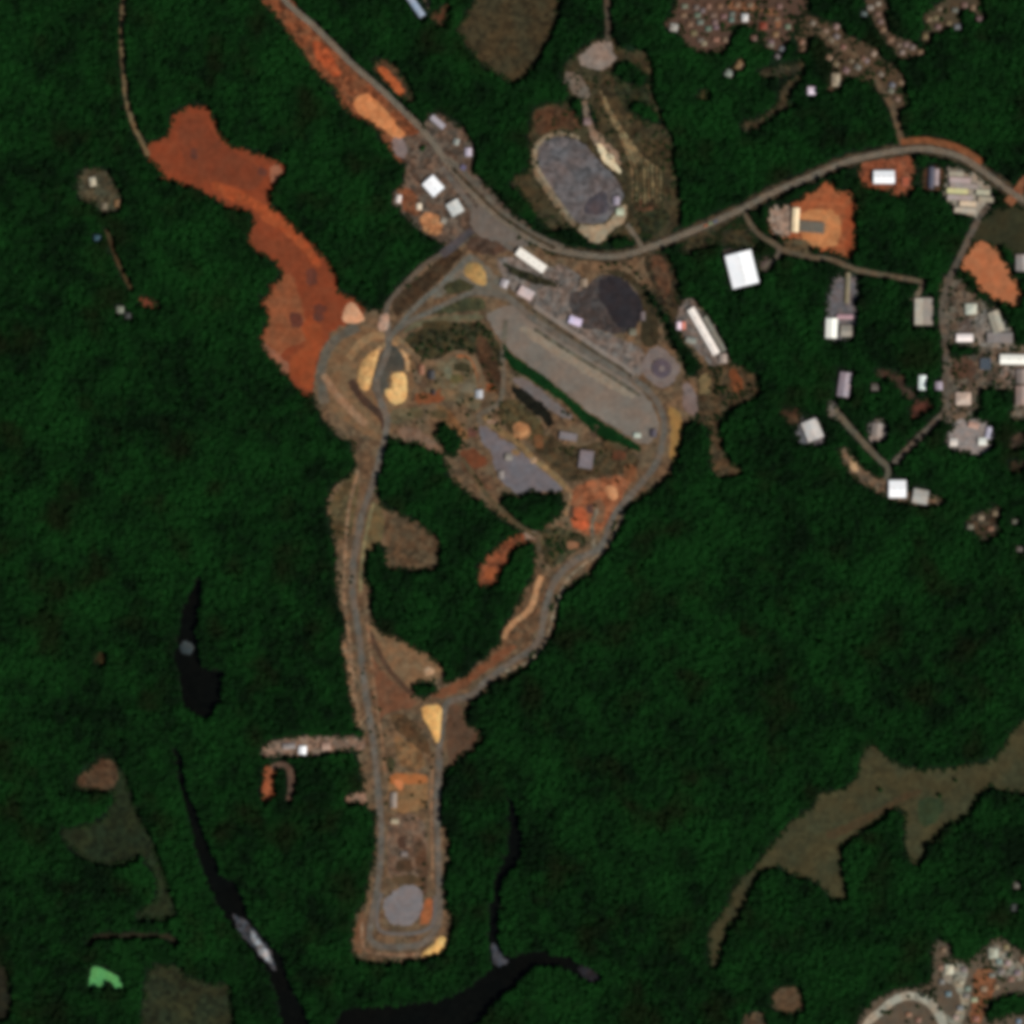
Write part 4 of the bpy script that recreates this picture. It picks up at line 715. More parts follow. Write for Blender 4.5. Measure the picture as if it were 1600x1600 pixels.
B('warehouse', 'bright white rectangular warehouse on the orange yard below the highway', 'warehouse', 1381, 277, 33, 20, 0, WH, 8, vents=3)
B('container', 'orange box shed right of the white rectangular warehouse', 'container', 1415, 284, 11, 14, 0, (166, 82, 52), 3.5, 'flat', nwin=0)
B('shed', 'slim dark blue-grey shed right of the orange yard', 'shed', 1455, 278, 8, 34, 2, (78, 78, 92), 5)
B('shed', 'slim pale lilac shed attached to the dark blue one', 'shed', 1463, 277, 7, 26, 2, (166, 148, 148), 5)
for k, (cx, cy, w, c) in enumerate(((1494,272,24,(160,148,128)),(1500,282,34,(176,156,152)),(1506,291,44,(150,136,128)),(1496,299,34,(206,196,140)),(1536,301,22,(182,176,150)),(1500,309,40,(168,150,142)),(1540,312,24,(160,148,126)),(1512,319,26,(216,190,160)),(1508,329,34,(180,168,150)))):
    nm = ('pale khaki top roof', 'mauve-grey second roof', 'grey long third roof', 'yellowish bright roof on the left', 'greenish cream roof on the right', 'dusty pink middle roof', 'khaki roof on the right end', 'peach bright lower roof', 'grey-cream bottom roof')[k]
    B('warehouse', nm+' of the stacked sheds in the pale works yard', 'warehouse', cx, cy, w, 8.6, 3, c, 6, 'flat')
B('warehouse', 'pale grey-tan ribbed hall at the end of the stub street', 'warehouse', 1436, 487, 14, 42, 0, (172, 162, 146), 7, 'flat')
B('warehouse', 'grey-cream half of the ribbed hall next to the street', 'warehouse', 1450, 487, 14, 42, 0, (152, 140, 128), 7, 'flat')
B('warehouse', 'white-ended shed at the foot of the long grey paved strip', 'warehouse', 1299, 513, 18, 31, 2, (255, 253, 240), 7)
B('shed', 'narrow tan shed in the middle of the long grey paved strip', 'shed', 1324, 450, 7, 48, 3, (130, 118, 92), 4, nwin=2)
B('shed', 'pinkish cross shed at the lower end of the long grey paved strip', 'shed', 1320, 495, 26, 7, 0, (176, 140, 146), 4, nwin=2)
B('shed', 'grey-cream shed right of the white-ended one', 'shed', 1322, 517, 18, 18, 0, (152, 142, 128), 5)
B('warehouse', 'lavender-grey leaning shed at the top of the crossing paths', 'warehouse', 1319, 601, 18, 38, 8, (152, 138, 144), 6)
B('warehouse', 'tilted pale grey hall with a pinkish corner', 'warehouse', 1269, 672, 26, 32, -22, (190, 184, 178), 7)
B('shed', 'small grey hut among trees west of the narrow white hut', 'hut', 1367, 605, 11, 11, 0, (92, 86, 78), 4, nwin=2)
B('shed', 'narrow bright white hut beside the right-hand street', 'hut', 1441, 598, 11, 22, 2, (240, 250, 242), 5, nwin=2)
B('shed', 'small green and pink hut beside the right-hand street', 'hut', 1467, 603, 11, 13, 0, (164, 150, 160), 4, nwin=2)
B('warehouse', 'bright white square hall at the southern end of the paths', 'warehouse', 1402, 764, 27, 27, 0, WH, 7, vents=2)
B('warehouse', 'pale grey square hall right of the southern white hall', 'warehouse', 1438, 776, 24, 22, 10, (170, 164, 154), 6)
B('house', 'pale square house with grey border near the orange plot', 'house', 1517, 483, 18, 17, 0, (190, 190, 172), 5, 'hip')
B('warehouse', 'short white hall on the right-hand estate', 'warehouse', 1507, 528, 26, 12, 0, (255, 240, 232), 6)
B('warehouse', 'tall cream-grey gabled building east of the short white hall', 'warehouse', 1556, 503, 18, 34, -18, (164, 156, 138), 6)
B('warehouse', 'wide grey building below the cream-grey one', 'warehouse', 1562, 528, 40, 16, 0, (128, 120, 116), 6, 'flat')
B('warehouse', 'long bright white hall cut by the right edge', 'warehouse', 1592, 562, 60, 15, 1, (255, 250, 236), 7, vents=3)
B('house', 'blue-grey flat roof left of the long white hall', 'house', 1540, 569, 17, 18, 0, (62, 72, 82), 5, 'flat')
B('house', 'cream-pink square house beside the square wood', 'house', 1505, 623, 24, 20, 0, (196, 170, 152), 5, 'hip')
B('house', 'pinkish-grey row house at the right edge by the square wood', 'house', 1596, 618, 18, 30, 0, (150, 128, 118), 5)
B('house', 'grey-mauve row house just below the long white hall', 'house', 1596, 588, 16, 22, 0, (136, 122, 114), 5)
B('house', 'pale grey house at the right edge above the orange plot tip', 'house', 1597, 411, 20, 26, 0, (150, 140, 134), 5)
B('shed', 'white hut on the left rim of the round gravel pad', 'hut', 1490, 691, 12, 12, 0, (222, 214, 204), 4, nwin=2)
B('shed', 'white hut on the lower right rim of the round gravel pad', 'hut', 1535, 690, 13, 12, 0, (232, 226, 212), 4, nwin=2)
B('shed', 'pinkish shed on the upper rim of the round gravel pad', 'shed', 1521, 665, 16, 9, 15, (190, 152, 134), 4, nwin=2)
B('shed', 'bluish shed on the right rim of the round gravel pad', 'shed', 1544, 676, 8, 18, 10, (176, 172, 188), 4, nwin=2)
B('shed', 'tan-grey shed on the small pad between the crossing paths', 'shed', 1370, 672, 16, 22, 5, (142, 128, 118), 5)
# village houses seen singly
B('house', 'lone white house in the olive clearing south of the village', 'house', 1268, 142, 12, 12, 0, (226, 212, 226), 4.5, 'hip')
B('house', 'cream-grey house with a pale yard near the olive clearing', 'house', 1306, 125, 13, 20, 0, (154, 138, 114), 5, 'hip')
B('house', 'pale grey house at the lower end of the narrow tan strip', 'house', 1139, 115, 11, 11, 30, (128, 134, 122), 4, 'hip', nwin=2)
B('house', 'tan house at the upper end of the narrow tan strip', 'house', 1156, 102, 11, 11, 30, (132, 102, 70), 4, 'hip', nwin=2)
B('house', 'pale house standing apart at the west tip of the dense village', 'house', 1053, 43, 12, 12, 10, (156, 152, 142), 4, 'hip', nwin=2)
B('house', 'white house at the east end of the dense village row', 'house', 1164, 28, 10, 12, 0, (206, 200, 194), 4, 'hip', nwin=2)
B('house', 'red-roofed house in the dense village', 'house', 1193, 41, 11, 11, 0, (126, 58, 38), 4, 'hip', nwin=2)
B('house', 'tiny grey house by the right edge, upper of two in the southeast', 'house', 1588, 1383, 9, 10, 0, (96, 92, 82), 4, 'hip', nwin=2)
B('house', 'tiny grey house by the right edge, lower of two in the southeast', 'house', 1585, 1418, 9, 10, 0, (70, 74, 70), 4, 'hip', nwin=2)
B('house', 'bright pale house at the north of the corner village', 'house', 1483, 1515, 13, 15, 0, (190, 184, 160), 5, 'hip')
B('house', 'pale grey-green house at the top of the corner village', 'house', 1552, 1489, 15, 17, 0, (162, 162, 142), 5, 'hip')

PAL = {'pale green': (120, 138, 118), 'mauve': (134, 110, 112), 'tan': (136, 106, 80), 'grey': (122, 118, 112), 'cream': (166, 154, 134), 'teal': (104, 138, 128), 'pinkish': (150, 112, 92), 'bluish': (112, 122, 138)}
def village(spots, where, grp):
    order = {}; mixk = .95 if 'corner' in grp else .58
    for c in PAL: order[c] = sorted([q for q in spots if q[2] == c])
    ORD = ('leftmost', 'second from the left', 'third from the left', 'fourth from the left', 'fifth from the left', 'sixth from the left', 'seventh from the left', 'eighth from the left', 'ninth from the left', 'tenth from the left', 'eleventh from the left')
    for px, py, c in spots:
        k = order[c].index((px, py, c)); n_ = len(order[c])
        which = 'the only one so coloured' if n_ == 1 else 'rightmost such' if k == n_-1 else ORD[k].replace(' from', ' such from').replace('leftmost', 'leftmost such')
        rgb = tuple(int((v*mixk+(1-mixk)*q)*random.uniform(.93, 1.07)) for v, q in zip(PAL[c], (88, 70, 54)))
        w = random.uniform(7.5, 10); h = random.uniform(7, 9)
        o = B('house', f'{c} roofed house {grp}, {which}', 'house', px, py, w, h, random.choice((0, 4, -4))+(30 if 'lane' in grp else 0), rgb, 3.8, 'hip', nwin=2, group=f'{c} roofed houses {grp}')
village([(1070,10,'pale green'),(1088,12,'mauve'),(1090,24,'pale green'),(1098,17,'mauve'),(1094,35,'teal'),(1115,24,'pinkish'),(1117,35,'mauve'),(1131,26,'mauve'),(1144,22,'pale green'),(1143,31,'teal'),(1107,45,'teal'),(1119,43,'mauve'),(1095,63,'mauve'),(1100,68,'cream'),(1119,62,'pinkish'),(1133,62,'pinkish'),(1078,38,'tan'),(1068,24,'tan'),(1107,10,'pinkish'),(1125,10,'tan'),(1152,8,'tan'),(1172,8,'tan'),(1205,67,'mauve'),(1212,54,'tan'),(1214,30,'tan'),(1218,10,'pinkish'),(1231,42,'pale green'),(1178,60,'tan'),(1084,52,'tan')],
        'in the dense pinkish village at the top', 'in the dense top village')
village([(1204,70,'grey'),(1222,77,'bluish'),(1215,88,'grey'),(1253,66,'tan'),(1256,78,'tan'),(1270,36,'grey'),(1307,42,'cream'),(1307,57,'grey'),(1298,62,'tan'),(1318,74,'tan'),(1350,92,'tan'),(1365,84,'cream'),(1354,95,'mauve'),(1290,48,'pinkish'),(1322,110,'mauve'),(1330,95,'tan'),(1340,105,'grey'),(1376,116,'mauve'),(1394,133,'bluish'),(1392,142,'grey'),(1402,155,'tan'),(1408,128,'pinkish'),(1296,90,'tan'),(1306,100,'tan')],
        'along the sloping village lane', 'by the sloping lane')
village([(1350,22,'teal'),(1360,12,'cream'),(1372,6,'cream'),(1372,22,'tan'),(1376,34,'mauve'),(1380,46,'tan'),(1392,62,'tan'),(1410,82,'cream'),(1416,70,'grey'),(1426,74,'mauve'),(1405,70,'tan'),(1438,82,'tan')],
        'in the second row', 'in the second top village')
village([(1446,57,'tan'),(1452,30,'pinkish'),(1462,28,'tan'),(1466,42,'mauve'),(1492,16,'grey'),(1496,42,'bluish'),(1482,36,'tan'),(1530,30,'mauve'),(1520,12,'tan'),(1507,8,'tan'),(1468,14,'tan')],
        'in the third row', 'in the third top village')
village([(1506,1515,'grey'),(1502,1535,'cream'),(1494,1528,'grey'),(1472,1534,'grey'),(1510,1556,'grey'),(1522,1562,'cream'),(1500,1575,'grey'),(1482,1553,'bluish'),(1494,1590,'cream'),(1575,1505,'cream'),(1565,1518,'grey'),(1590,1520,'grey'),(1598,1500,'tan'),(1561,1502,'pale green'),(1572,1480,'tan'),(1537,1545,'pinkish'),(1557,1542,'tan'),(1525,1592,'pinkish'),(1592,1596,'bluish'),(1512,1545,'pale green'),(1470,1512,'tan'),(1474,1484,'tan'),(1420,1585,'tan'),(1435,1594,'tan'),(1550,1524,'grey'),(1580,1530,'tan')],
        'in the corner village at the bottom right', 'in the corner village')
village([(1533,809,'cream'),(1554,802,'tan'),(1548,826,'tan'),(1516,823,'grey'),(1586,815,'grey'),(1593,858,'grey')],
        'in the hamlet', 'in the right edge hamlet')

# round settling tank on its pad
root = empty('thickener_tank', (*W((1034, 576)), zat(1034, 576))); tag(root, 'round mauve-grey ringed tank with a lighter middle beside the tree belt', 'tank')
def annulus(r0, r1, z0, z1, n=40):
    V, F = [], []
    for i in range(n):
        c, s_ = math.cos(2*math.pi*i/n), math.sin(2*math.pi*i/n)
        V += [(r1*c, r1*s_, z0), (r1*c, r1*s_, z1), (r0*c, r0*s_, z1), (r0*c, r0*s_, z0)]
    for i in range(n):
        a_, b_ = 4*i, 4*((i+1) % n)
        for k in range(3): F.append((a_+k, b_+k, b_+k+1, a_+k+1))
    return V, F
Vv, Ff = annulus(23.4, 24.2, 0, 3.2); mesh_obj('tank_wall', Vv, Ff, mat((118, 106, 106), .1, 3), root)
Vv, Ff = annulus(7.5, 23.4, 0, 2.4); mesh_obj('sludge', Vv, Ff, mat((88, 76, 82), .12, 8, rough=.5), root)
Vv, Ff = annulus(.2, 7.5, 0, 3.4); mesh_obj('centre_pier', Vv, Ff, mat((124, 110, 106), .1, 4), root)
Vv, Ff = [], []; box(0, -.7, 3.2, 24, .7, 3.7, Vv, Ff); mesh_obj('walkway', Vv, Ff, mat((112, 102, 98), .1, 3), root)

# three trucks nose to tail on the highway
def truck(px, py, rot, label, body, cab):
    z = zat(px, py); root = empty('truck', (*W((px, py)), z), rot); tag(root, label, 'truck', 'trucks on the highway')
    bm_, cm = mat(body, 0, rough=.5, spec=.3), mat(cab, 0, rough=.4, spec=.4)
    V, F = [], []; box(-5.2, -1.5, 1.0, 2.6, 1.5, 4.1, V, F); mesh_obj('cargo_box', V, F, bm_, root)
    V, F = [], []; box(-5.2, -.9, .7, 5.2, .9, 1.0, V, F); mesh_obj('chassis', V, F, mat((40, 38, 38), 0), root)
    V = [(2.9,-1.4,1),(5.4,-1.4,1),(5.4,1.4,1),(2.9,1.4,1),(2.9,-1.4,3.4),(4.7,-1.3,3.4),(4.7,1.3,3.4),(2.9,1.4,3.4),(5.4,-1.4,2.1),(5.4,1.4,2.1)]
    F = [(3,2,1,0),(4,5,6,7),(0,1,8,5,4),(2,3,7,6,9),(3,0,4,7),(1,2,9,8),(8,9,6,5)]
    cab_o = mesh_obj('cab', V, F, cm, root)
    V = [(5.36,-1.2,2.2),(5.36,1.2,2.2),(4.8,1.15,3.25),(4.8,-1.15,3.25)]; V = [(a_+.06, b_, c_+.03) for a_, b_, c_ in V]
    mesh_obj('windscreen', V, [(0,1,2,3)], GLASS, cab_o)
    wmesh = None
    for wx in (-4.2, -2.9, 4.0):
        for wy in (-1.3, 1.3):
            if wmesh is None:
                bm = bmesh.new(); bmesh.ops.create_cone(bm, cap_ends=True, segments=12, radius1=.52, radius2=.52, depth=.36, matrix=Matrix.Rotation(math.pi/2, 4, 'X'))
                wmesh = bpy.data.meshes.new('wheel'); bm.to_mesh(wmesh); bm.free(); wmesh.materials.append(mat((22, 22, 22), 0))
            o = bpy.data.objects.new('wheel', wmesh); COL.objects.link(o); o.parent = root; o.location = (wx, wy, .52)
ang = math.atan2(16, 37)
truck(1103, 352.5, ang, 'orange truck, last of the three in the row on the highway', (196, 104, 52), (196, 104, 52))
truck(1110.5, 349.3, ang, 'green-grey truck between the orange and the blue trucks on the highway', (138, 166, 116), (138, 166, 116))
truck(1118, 346, ang, 'slate-blue truck leading the row of three on the highway', (72, 100, 136), (72, 100, 136))
# ------------------------------------------------------------------ trees
def crown_mesh(seed, R=6.2, Hc=12.0, leaves=90, clumps=9, m=FOL, trunk=False):
    rnd = random.Random(seed); bm = bmesh.new()
    for k in range(clumps):
        if k == 0: c = Vector((0, 0, Hc)); r = R*.62
        else:
            a_ = k*2.4+rnd.uniform(-.4, .4); d = R*rnd.uniform(.35, .72)
            c = Vector((d*math.cos(a_), d*math.sin(a_), Hc+rnd.uniform(-.22, .12)*R)); r = R*rnd.uniform(.3, .5)
        res = bmesh.ops.create_icosphere(bm, subdivisions=2 if k == 0 else 1, radius=1, matrix=Matrix.Translation(c))
        for v in res['verts']:
            q = v.co-c; f = r*rnd.uniform(.78, 1.18); v.co = c+Vector((q.x*f, q.y*f, q.z*f*.5))
    for k in range(leaves):
        a_ = rnd.uniform(0, 6.283); u = rnd.uniform(-.2, 1); rr = R*math.sqrt(max(0, 1-u*u))*rnd.uniform(.75, 1.08)
        c = Vector((rr*math.cos(a_), rr*math.sin(a_), Hc+u*R*.62)); s_ = rnd.uniform(.35, .85)
        n = Vector((rnd.uniform(-1, 1), rnd.uniform(-1, 1), rnd.uniform(.1, 1.4))).normalized()
        t = n.orthogonal().normalized(); b_ = n.cross(t)
        vs = [bm.verts.new(c+t*s_*x+b_*s_*y) for x, y in ((-1, -.6), (1, -.6), (1.1, .7), (-.9, .7))]
        bm.faces.new(vs)
    if trunk: trunk_geo(bm, Hc, 1)
    me = bpy.data.meshes.new('crown'); bm.to_mesh(me); bm.free(); me.materials.append(m)
    if trunk:
        me.materials.append(BARK)
    return me
def trunk_geo(bm, Hc, mi=0):
    def limb(a_, b_, r0, r1, n=6):
        d = (b_-a_).normalized(); t = d.orthogonal().normalized(); s_ = d.cross(t)
        A = [bm.verts.new(a_+(t*math.cos(6.283*i/n)+s_*math.sin(6.283*i/n))*r0) for i in range(n)]
        B_ = [bm.verts.new(b_+(t*math.cos(6.283*i/n)+s_*math.sin(6.283*i/n))*r1) for i in range(n)]
        for i in range(n):
            f = bm.faces.new((A[i], A[(i+1) % n], B_[(i+1) % n], B_[i])); f.material_index = mi
    limb(Vector((0, 0, -.3)), Vector((.2, .1, Hc*.7)), .42, .24)
    for k in range(4):
        a_ = k*1.6; limb(Vector((.1, 0, Hc*(.5+.05*k))), Vector((2.6*math.cos(a_), 2.6*math.sin(a_), Hc*.98)), .17, .06)
def trunk_mesh(Hc):
    bm = bmesh.new(); trunk_geo(bm, Hc); me = bpy.data.meshes.new('trunk'); bm.to_mesh(me); bm.free(); me.materials.append(BARK); return me
CROWNS = [crown_mesh(s, R=6.4, Hc=7.2) for s in (11, 12, 13, 14)]
TRUNK = trunk_mesh(7.2)
def tree(px, py, sc, label, group=None, name='tree', pine=0):
    root = empty(name, (*W((px, py)), zat(px, py)-.05), random.uniform(0, 6.28)); root.scale = (sc, sc, sc*random.uniform(.9, 1.1))
    tag(root, label, 'tree', group)
    for nm, me in (('trunk', TRUNK), ('crown', random.choice(CROWNS))):
        o = bpy.data.objects.new(nm, me); COL.objects.link(o); o.parent = root
    return root
tree(1375, 1234, 1.0, 'lone dark tree in the olive meadow, westernmost of the three there')
tree(1468, 1243, .95, 'lone dark tree in the olive meadow, southernmost of the three there')
tree(1493, 1219, .8, 'lone dark tree in the olive meadow, northeasternmost of the three there')
tree(660, 233, .95, 'dark round tree by the highway above the white sheds'); 
tree(663, 229, .7, 'smaller tree touching the round one by the highway')
tree(798, 352-4, .6, 'small tree on the verge north of the junction')
tree(902, 132, .45, 'small green tree in the middle of the grey-brown pad')
for p in [(673,533),(678,541),(668,546),(683,530),(720,532),(724,540),(715,545),(703,545),(733,545),(738,549),(712,508),(708,516),(690,548),(660,538),(652,545),(748,505),(756,510),(762,518),(765,527),(770,538)]:
    tree(p[0], p[1], random.uniform(.55, .8), 'dark tree in the ring of scrub west of the storage pad', 'trees in the ring of scrub')
for p in [(716,630),(719,634),(731,649),(724,664),(668,644),(725,692),(729,697),(699,703),(706,692),(748,750),(744,745),(752,757),(640,648),(700,668)]:
    tree(p[0], p[1], random.uniform(.5, .72), 'small dark tree scattered in the middle of the mine', 'trees in the middle of the mine')
for p in [(768,596),(764,585),(772,606),(770,560),(805,578),(808,586)]:
    tree(p[0], p[1], random.uniform(.5, .7), 'small tree on the verge west of the green strip', 'trees west of the green strip')
for p in [(965,752),(885,820),(873,858),(878,862),(850,885),(868,832),(858,845),(985,702),(982,730),(940,682),(945,688),(888,648),(896,656),(880,644),(900,812),(930,790)]:
    tree(p[0], p[1], random.uniform(.5, .75), 'small dark tree in the southeast scrub of the mine', 'trees in the southeast scrub')
for p in [(1120,605),(1126,608),(1134,606),(1130,612),(1118,614),(1172,602),(1176,612),(1126,552+110),(1108,676)]:
    tree(p[0], p[1], random.uniform(.6, .85), 'dark tree on the brown eastern slope', 'trees on the eastern slope')
for p in [(940,418),(950,414),(962,412),(975,413),(986,418),(995,428),(1002,436)]:
    tree(p[0], p[1], random.uniform(.6, .8), 'dark tree north of the black yard', 'trees north of the black yard')
for p in [(870,440),(876,446),(862,437),(846,430),(815,430)]:
    tree(p[0], p[1], random.uniform(.4, .55), 'small tree below the long cream-white shed', 'trees below the long cream-white shed')
OPENTREES = [('tree among the houses of the dense top village', 'trees in the dense top village', [(1056,-10),(1240,-10),(1238,60),(1195,75),(1060,50)], 34, (.5,.8)),
 ('tree along the sloping village lane', 'trees along the village lane', [(1262,40),(1412,118),(1418,160),(1376,150),(1290,135),(1262,70)], 36, (.5,.85)),
 ('tree in the second row of village houses', 'trees in the second village row', [(1318,0),(1388,0),(1446,90),(1395,82),(1364,26)], 18, (.5,.75)),
 ('tree in the third row of village houses', 'trees in the third village row', [(1446,20),(1540,0),(1540,32),(1445,62)], 22, (.5,.8)),
 ('tree among the houses of the corner village', 'trees in the corner village', [(1345,1598),(1460,1535),(1460,1475),(1600,1490),(1600,1600)], 30, (.5,.75)),
 ('tree in the brown scrub field around the oval basin', 'trees in the scrub field', [(920,120),(1010,105),(1040,200),(1055,300),(1000,360),(985,300),(930,190)], 14, (.45,.7)),
 ('tree in the hamlet on the right edge', 'trees in the hamlet', [(1510,795),(1566,795),(1560,845),(1515,845)], 10, (.5,.75)),
 ('tree among the buildings on the right-hand estate', 'trees on the right-hand estate', [(1474,445),(1600,480),(1600,650),(1474,650)], 22, (.5,.8)),
 ('tree in the olive clearing south of the village', 'trees in the hook clearing', [(1160,120),(1260,96),(1244,165),(1165,204)], 8, (.5,.7))]
busy = np.zeros((N, N), bool)
for o in list(COL.objects):
    if o.get('category') in ('house','shed','hut','warehouse','kiosk','container','tank'):
        px, py = o.location.x/S+800, 800-o.location.y/S; x, y = int(px)+MG, int(py)+MG; q = 9; busy[max(0,y-q):y+q, max(0,x-q):x+q] = True
def inside(p, poly):
    c = False
    for i in range(len(poly)):
        (ax, ay), (bx, by) = poly[i], poly[i-1]
        if (ay > p[1]) != (by > p[1]) and p[0] < (bx-ax)*(p[1]-ay)/(by-ay)+ax: c = not c
    return c
for lab, grp, poly, n, (s0, s1) in OPENTREES:
    xs = [p[0] for p in poly]; ys = [p[1] for p in poly]; k = 0; tries = 0
    while k < n and tries < 900:
        tries += 1; p = (random.uniform(min(xs), max(xs)), random.uniform(min(ys), max(ys)))
        if inside(p, poly) and not busy[int(p[1])+MG, int(p[0])+MG] and 2 < p[0] < 1598 and 2 < p[1] < 1598:
            tree(p[0], p[1], random.uniform(s0, s1), lab, grp); k += 1; busy[int(p[1])+MG-3:int(p[1])+MG+3, int(p[0])+MG-3:int(p[0])+MG+3] = True

# ------------------------------------------------------------------ forest: uncountable canopy, instanced on points
protos = bpy.data.collections.new('canopy_kinds')
for k, s in enumerate((21, 22, 23, 24, 25)):
    protos.objects.link(bpy.data.objects.new(f'canopy_kind', crown_mesh(s, R=(6.2, 5.2, 7.0, 5.8, 6.6)[k], Hc=(12, 11, 12.6, 11.4, 13.6)[k], leaves=70, clumps=(8, 7, 10, 9, 6)[k], trunk=True)))
shrubs = bpy.data.collections.new('shrub_kinds')
for s in (31, 32):
    shrubs.objects.link(bpy.data.objects.new('shrub_kind', crown_mesh(s, R=2.6, Hc=1.5, leaves=40, clumps=6, m=FOL2)))
def scatter_tree(coll, smin, smax):
    ng = bpy.data.node_groups.new('canopy_scatter', 'GeometryNodeTree')
    ng.interface.new_socket('Geometry', in_out='INPUT', socket_type='NodeSocketGeometry')
    ng.interface.new_socket('Geometry', in_out='OUTPUT', socket_type='NodeSocketGeometry')
    n, l = ng.nodes, ng.links
    gi, go = n.new('NodeGroupInput'), n.new('NodeGroupOutput')
    ci = n.new('GeometryNodeCollectionInfo'); ci.inputs['Collection'].default_value = coll
    ci.inputs['Separate Children'].default_value = True; ci.inputs['Reset Children'].default_value = True
    ip = n.new('GeometryNodeInstanceOnPoints'); ip.inputs['Pick Instance'].default_value = True
    rv = n.new('FunctionNodeRandomValue'); rv.data_type = 'FLOAT_VECTOR'
    rv.inputs[0].default_value = (-.06, -.06, 0); rv.inputs[1].default_value = (.06, .06, 6.283)
    rs = n.new('FunctionNodeRandomValue'); rs.data_type = 'FLOAT'; rs.inputs[2].default_value = smin; rs.inputs[3].default_value = smax; rs.inputs['Seed'].default_value = 3
    ri = n.new('FunctionNodeRandomValue'); ri.data_type = 'INT'; ri.inputs[4].default_value = 0; ri.inputs[5].default_value = 50; ri.inputs['Seed'].default_value = 5
    l.new(gi.outputs[0], ip.inputs['Points']); l.new(ci.outputs[0], ip.inputs['Instance'])
    l.new(rv.outputs[0], ip.inputs['Rotation']); l.new(rs.outputs[1], ip.inputs['Scale']); l.new(ri.outputs[2], ip.inputs['Instance Index'])
    l.new(ip.outputs[0], go.inputs[0]); return ng
NG = scatter_tree(protos, .72, 1.28); NGS = scatter_tree(shrubs, .6, 1.3)
def scatter(name, label, cat, P, Z, ng):
    me = bpy.data.meshes.new(name); me.vertices.add(len(P))
    co = np.column_stack([(P[:, 0]-800)*S, (800-P[:, 1])*S, Z]).astype(np.float32); me.vertices.foreach_set('co', co.ravel()); me.update()
    o = bpy.data.objects.new(name, me); COL.objects.link(o); tag(o, label, cat, None, 'stuff')
    md = o.modifiers.new('canopy', 'NODES'); md.node_group = ng; return o
# erode the woods by about 2 px so crowns stop at the clearings' edges
blocked = OPEN.copy()
for dx, dy in ((1,0),(-1,0),(0,1),(0,-1)): blocked |= np.roll(np.roll(WET, dx, 1), dy, 0)
for dx, dy in [(round(q*math.cos(t*.785)), round(q*math.sin(t*.785))) for q in (2, 3.6) for t in range(8)]:
    blocked |= np.roll(np.roll(OPEN & ~WET, dx, 1), dy, 0)
sp = 4.7
gx, gy = np.meshgrid(np.arange(-MG+6, 1600+MG-6, sp), np.arange(-MG+6, 1600+MG-6, sp*.9))
gx = gx+((np.arange(gx.shape[0]) % 2)*sp/2)[:, None]
P = np.column_stack([gx.ravel(), gy.ravel()]); P += RNG.uniform(-2.6, 2.6, P.shape)
ix = np.clip((P+MG).astype(int), 0, N-1); keep = ~blocked[ix[:, 1], ix[:, 0]]
keep &= RNG.random(len(P)) > .02
P = P[keep]; Zt = ZR[ix[keep][:, 1], ix[keep][:, 0]]
def inpoly(P, poly):
    c = np.zeros(len(P), bool); Q = np.array(poly, float)
    for (ax, ay), (bx, by) in zip(Q, np.roll(Q, -1, 0)):
        if ay == by: continue
        c ^= ((ay > P[:, 1]) != (by > P[:, 1])) & (P[:, 0] < (bx-ax)*(P[:, 1]-ay)/(by-ay)+ax)
    return c
loop = inpoly(P, [(604,520),(595,640),(560,840),(560,1000),(585,1200),(690,1200),(700,1095),(850,1000),(870,900),(960,800),(1035,720),(1030,620),(900,540),(760,455),(640,470)])
west = inpoly(P, [(-400,-400),(420,-400),(445,0),(740,330),(600,500),(550,840),(560,1100),(600,1480),(640,1500),(480,1900),(-400,1900)])
north = inpoly(P, [(420,-400),(445,0),(740,300),(860,385),(1000,392),(1200,304),(1400,234),(1500,245),(1600,312),(1900,500),(1900,-400)])
est = inpoly(P, [(1000,400),(1000,392),(1200,304),(1400,234),(1500,245),(1600,312),(1900,400),(1900,760),(1500,790),(1380,760),(1240,690),(1190,640),(1080,640)])
for nm, lab, sel in (('forest', 'dense dark green forest covering the west and southwest', west & ~loop),
                     ('forest', 'dark woods wrapped inside the quarry loop road', loop),
                     ('forest', 'dark woods north of the highway around the basin and villages', north & ~west & ~loop),
                     ('forest', 'dark woods between the eastern sheds and estate streets', est & ~north & ~loop),
                     ('forest', 'broad dark green forest filling the southeast', ~(west | loop | north | est))):
    scatter(nm, lab, 'forest', P[sel], Zt[sel], NG)
Q = RNG.uniform((780, 530), (1005, 712), (9000, 2))
gp = [W((786,534)),W((800,556)),W((826,572)),W((850,588)),W((885,618)),W((922,648)),W((960,672)),W((1000,698)),W((999,707)),W((980,697)),W((950,689)),W((930,678)),W((906,655)),W((882,628)),W((848,606)),W((822,588)),W((800,574)),W((788,556))]
Q = Q[inpoly(np.column_stack([(Q[:, 0]-800)*S, (800-Q[:, 1])*S]), gp)]
scatter('shrubbery', 'rich green shrubs filling the planted strip beside the storage pad', 'shrubs', Q, np.array([zat(*q) for q in Q]), NGS)

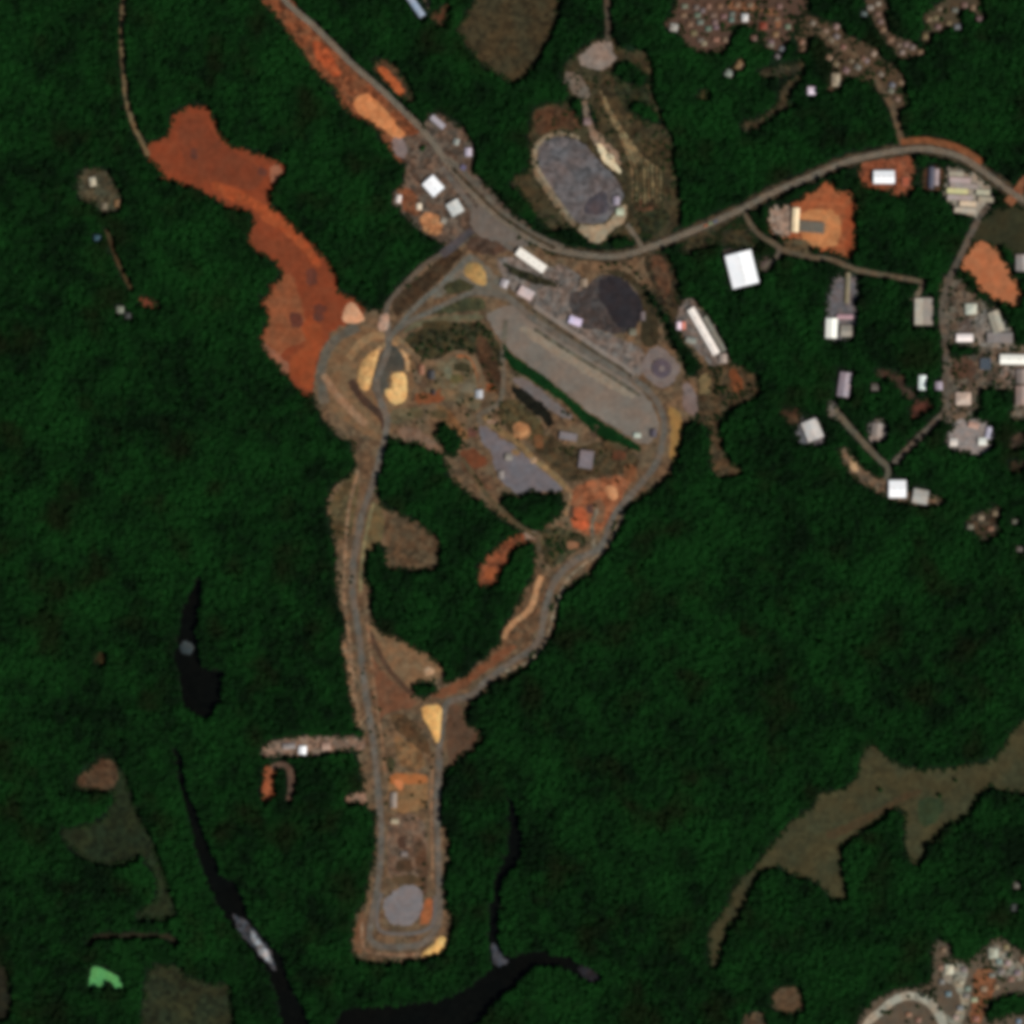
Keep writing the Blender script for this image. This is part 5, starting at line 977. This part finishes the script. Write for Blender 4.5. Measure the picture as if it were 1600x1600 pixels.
# low bushes too many to count on the rough ground
BUSH = foliage_mat('bush_leaves', (.006, .014, .005), (.016, .034, .010), (.02, .022, .009))
bushes = bpy.data.collections.new('bush_kinds')
for sd_ in (41, 42, 43):
    bushes.objects.link(bpy.data.objects.new('bush_kind', crown_mesh(sd_, R=2.7, Hc=1.1, leaves=30, clumps=6, m=BUSH)))
NGB = scatter_tree(bushes, .5, 1.6)
for lab, poly, n in (('low dark bushes over the rough ground in the middle of the mine', [(625,530),(690,505),(760,502),(790,555),(786,630),(860,680),(900,700),(990,706),(960,736),(900,745),(860,730),(760,660),(700,700),(640,660),(650,600)], 170),
                     ('low dark bushes over the brown scrub around the oval basin', [(800,285),(830,180),(900,170),(890,110),(960,110),(1020,100),(1050,220),(1062,345),(1030,376),(985,378),(990,310),(930,210),(840,225),(880,345),(860,366)], 200),
                     ('low bushes on the brown eastern slope', [(1090,572),(1160,574),(1188,600),(1130,655),(1100,660)], 110),
                     ('low bushes in the southeast scrub of the mine', [(846,830),(885,826),(912,838),(915,852),(890,868),(868,888)], 70),
                     ('low bushes dotted over the brown scrub below the highway', [(1062,402),(1155,338),(1184,380)], 110),
                     ('low bushes dotted over the ground of the southern block and haul road verges', [(515,800),(560,740),(560,840),(545,990),(600,1110),(605,1200),(668,1180),(700,1100),(748,1145),(700,1195),(668,1205),(665,1400),(605,1380),(600,1210),(560,1190),(545,1060),(530,960),(525,850)], 90),
                     ('low bushes among the corner village houses', [(1345,1598),(1460,1535),(1460,1475),(1600,1490),(1600,1600)], 240),
                     ('low bushes among the top village houses', [(1056,0),(1240,0),(1280,30),(1412,118),(1418,160),(1376,150),(1290,135),(1240,60),(1195,75),(1130,75),(1060,50)], 620),
                     ('low bushes on the right-hand estate', [(1474,445),(1600,480),(1600,650),(1474,650)], 240)):
    q = np.array(poly, float); R0 = RNG.uniform(q.min(0), q.max(0), (n*6, 2)); R0 = R0[inpoly(R0, poly)]
    # clumpy: keep points where a coarse random field is high
    fld = RNG.random((80, 80)); fx = ((R0/24).astype(int)) % 80; kp = fld[fx[:, 1], fx[:, 0]] > .45
    ii = np.clip((R0+MG).astype(int), 0, N-1); kp &= ~busy[ii[:, 1], ii[:, 0]]
    R0 = R0[kp][:n]
    scatter('low_bushes', lab, 'bushes', R0, np.array([zat(*p) for p in R0]), NGB)

# scrub fringe thinning out from the woods onto the open ground
near = np.zeros_like(OPEN)
for dx, dy in [(round(q*math.cos(t*.785)), round(q*math.sin(t*.785))) for q in (1.5, 3, 4.5) for t in range(8)]:
    near |= np.roll(np.roll(~OPEN, dx, 1), dy, 0)
ys, xs = np.nonzero(near & OPEN & ~busy & ~CLEAR)
sel = RNG.random(len(ys)) < .075
E = np.column_stack([xs[sel], ys[sel]])-MG+RNG.uniform(0, 1, (sel.sum(), 2))
scatter('edge_scrub', 'dark ragged scrub along the edges of the woods', 'scrub', E, ZR[ys[sel], xs[sel]], NGB)
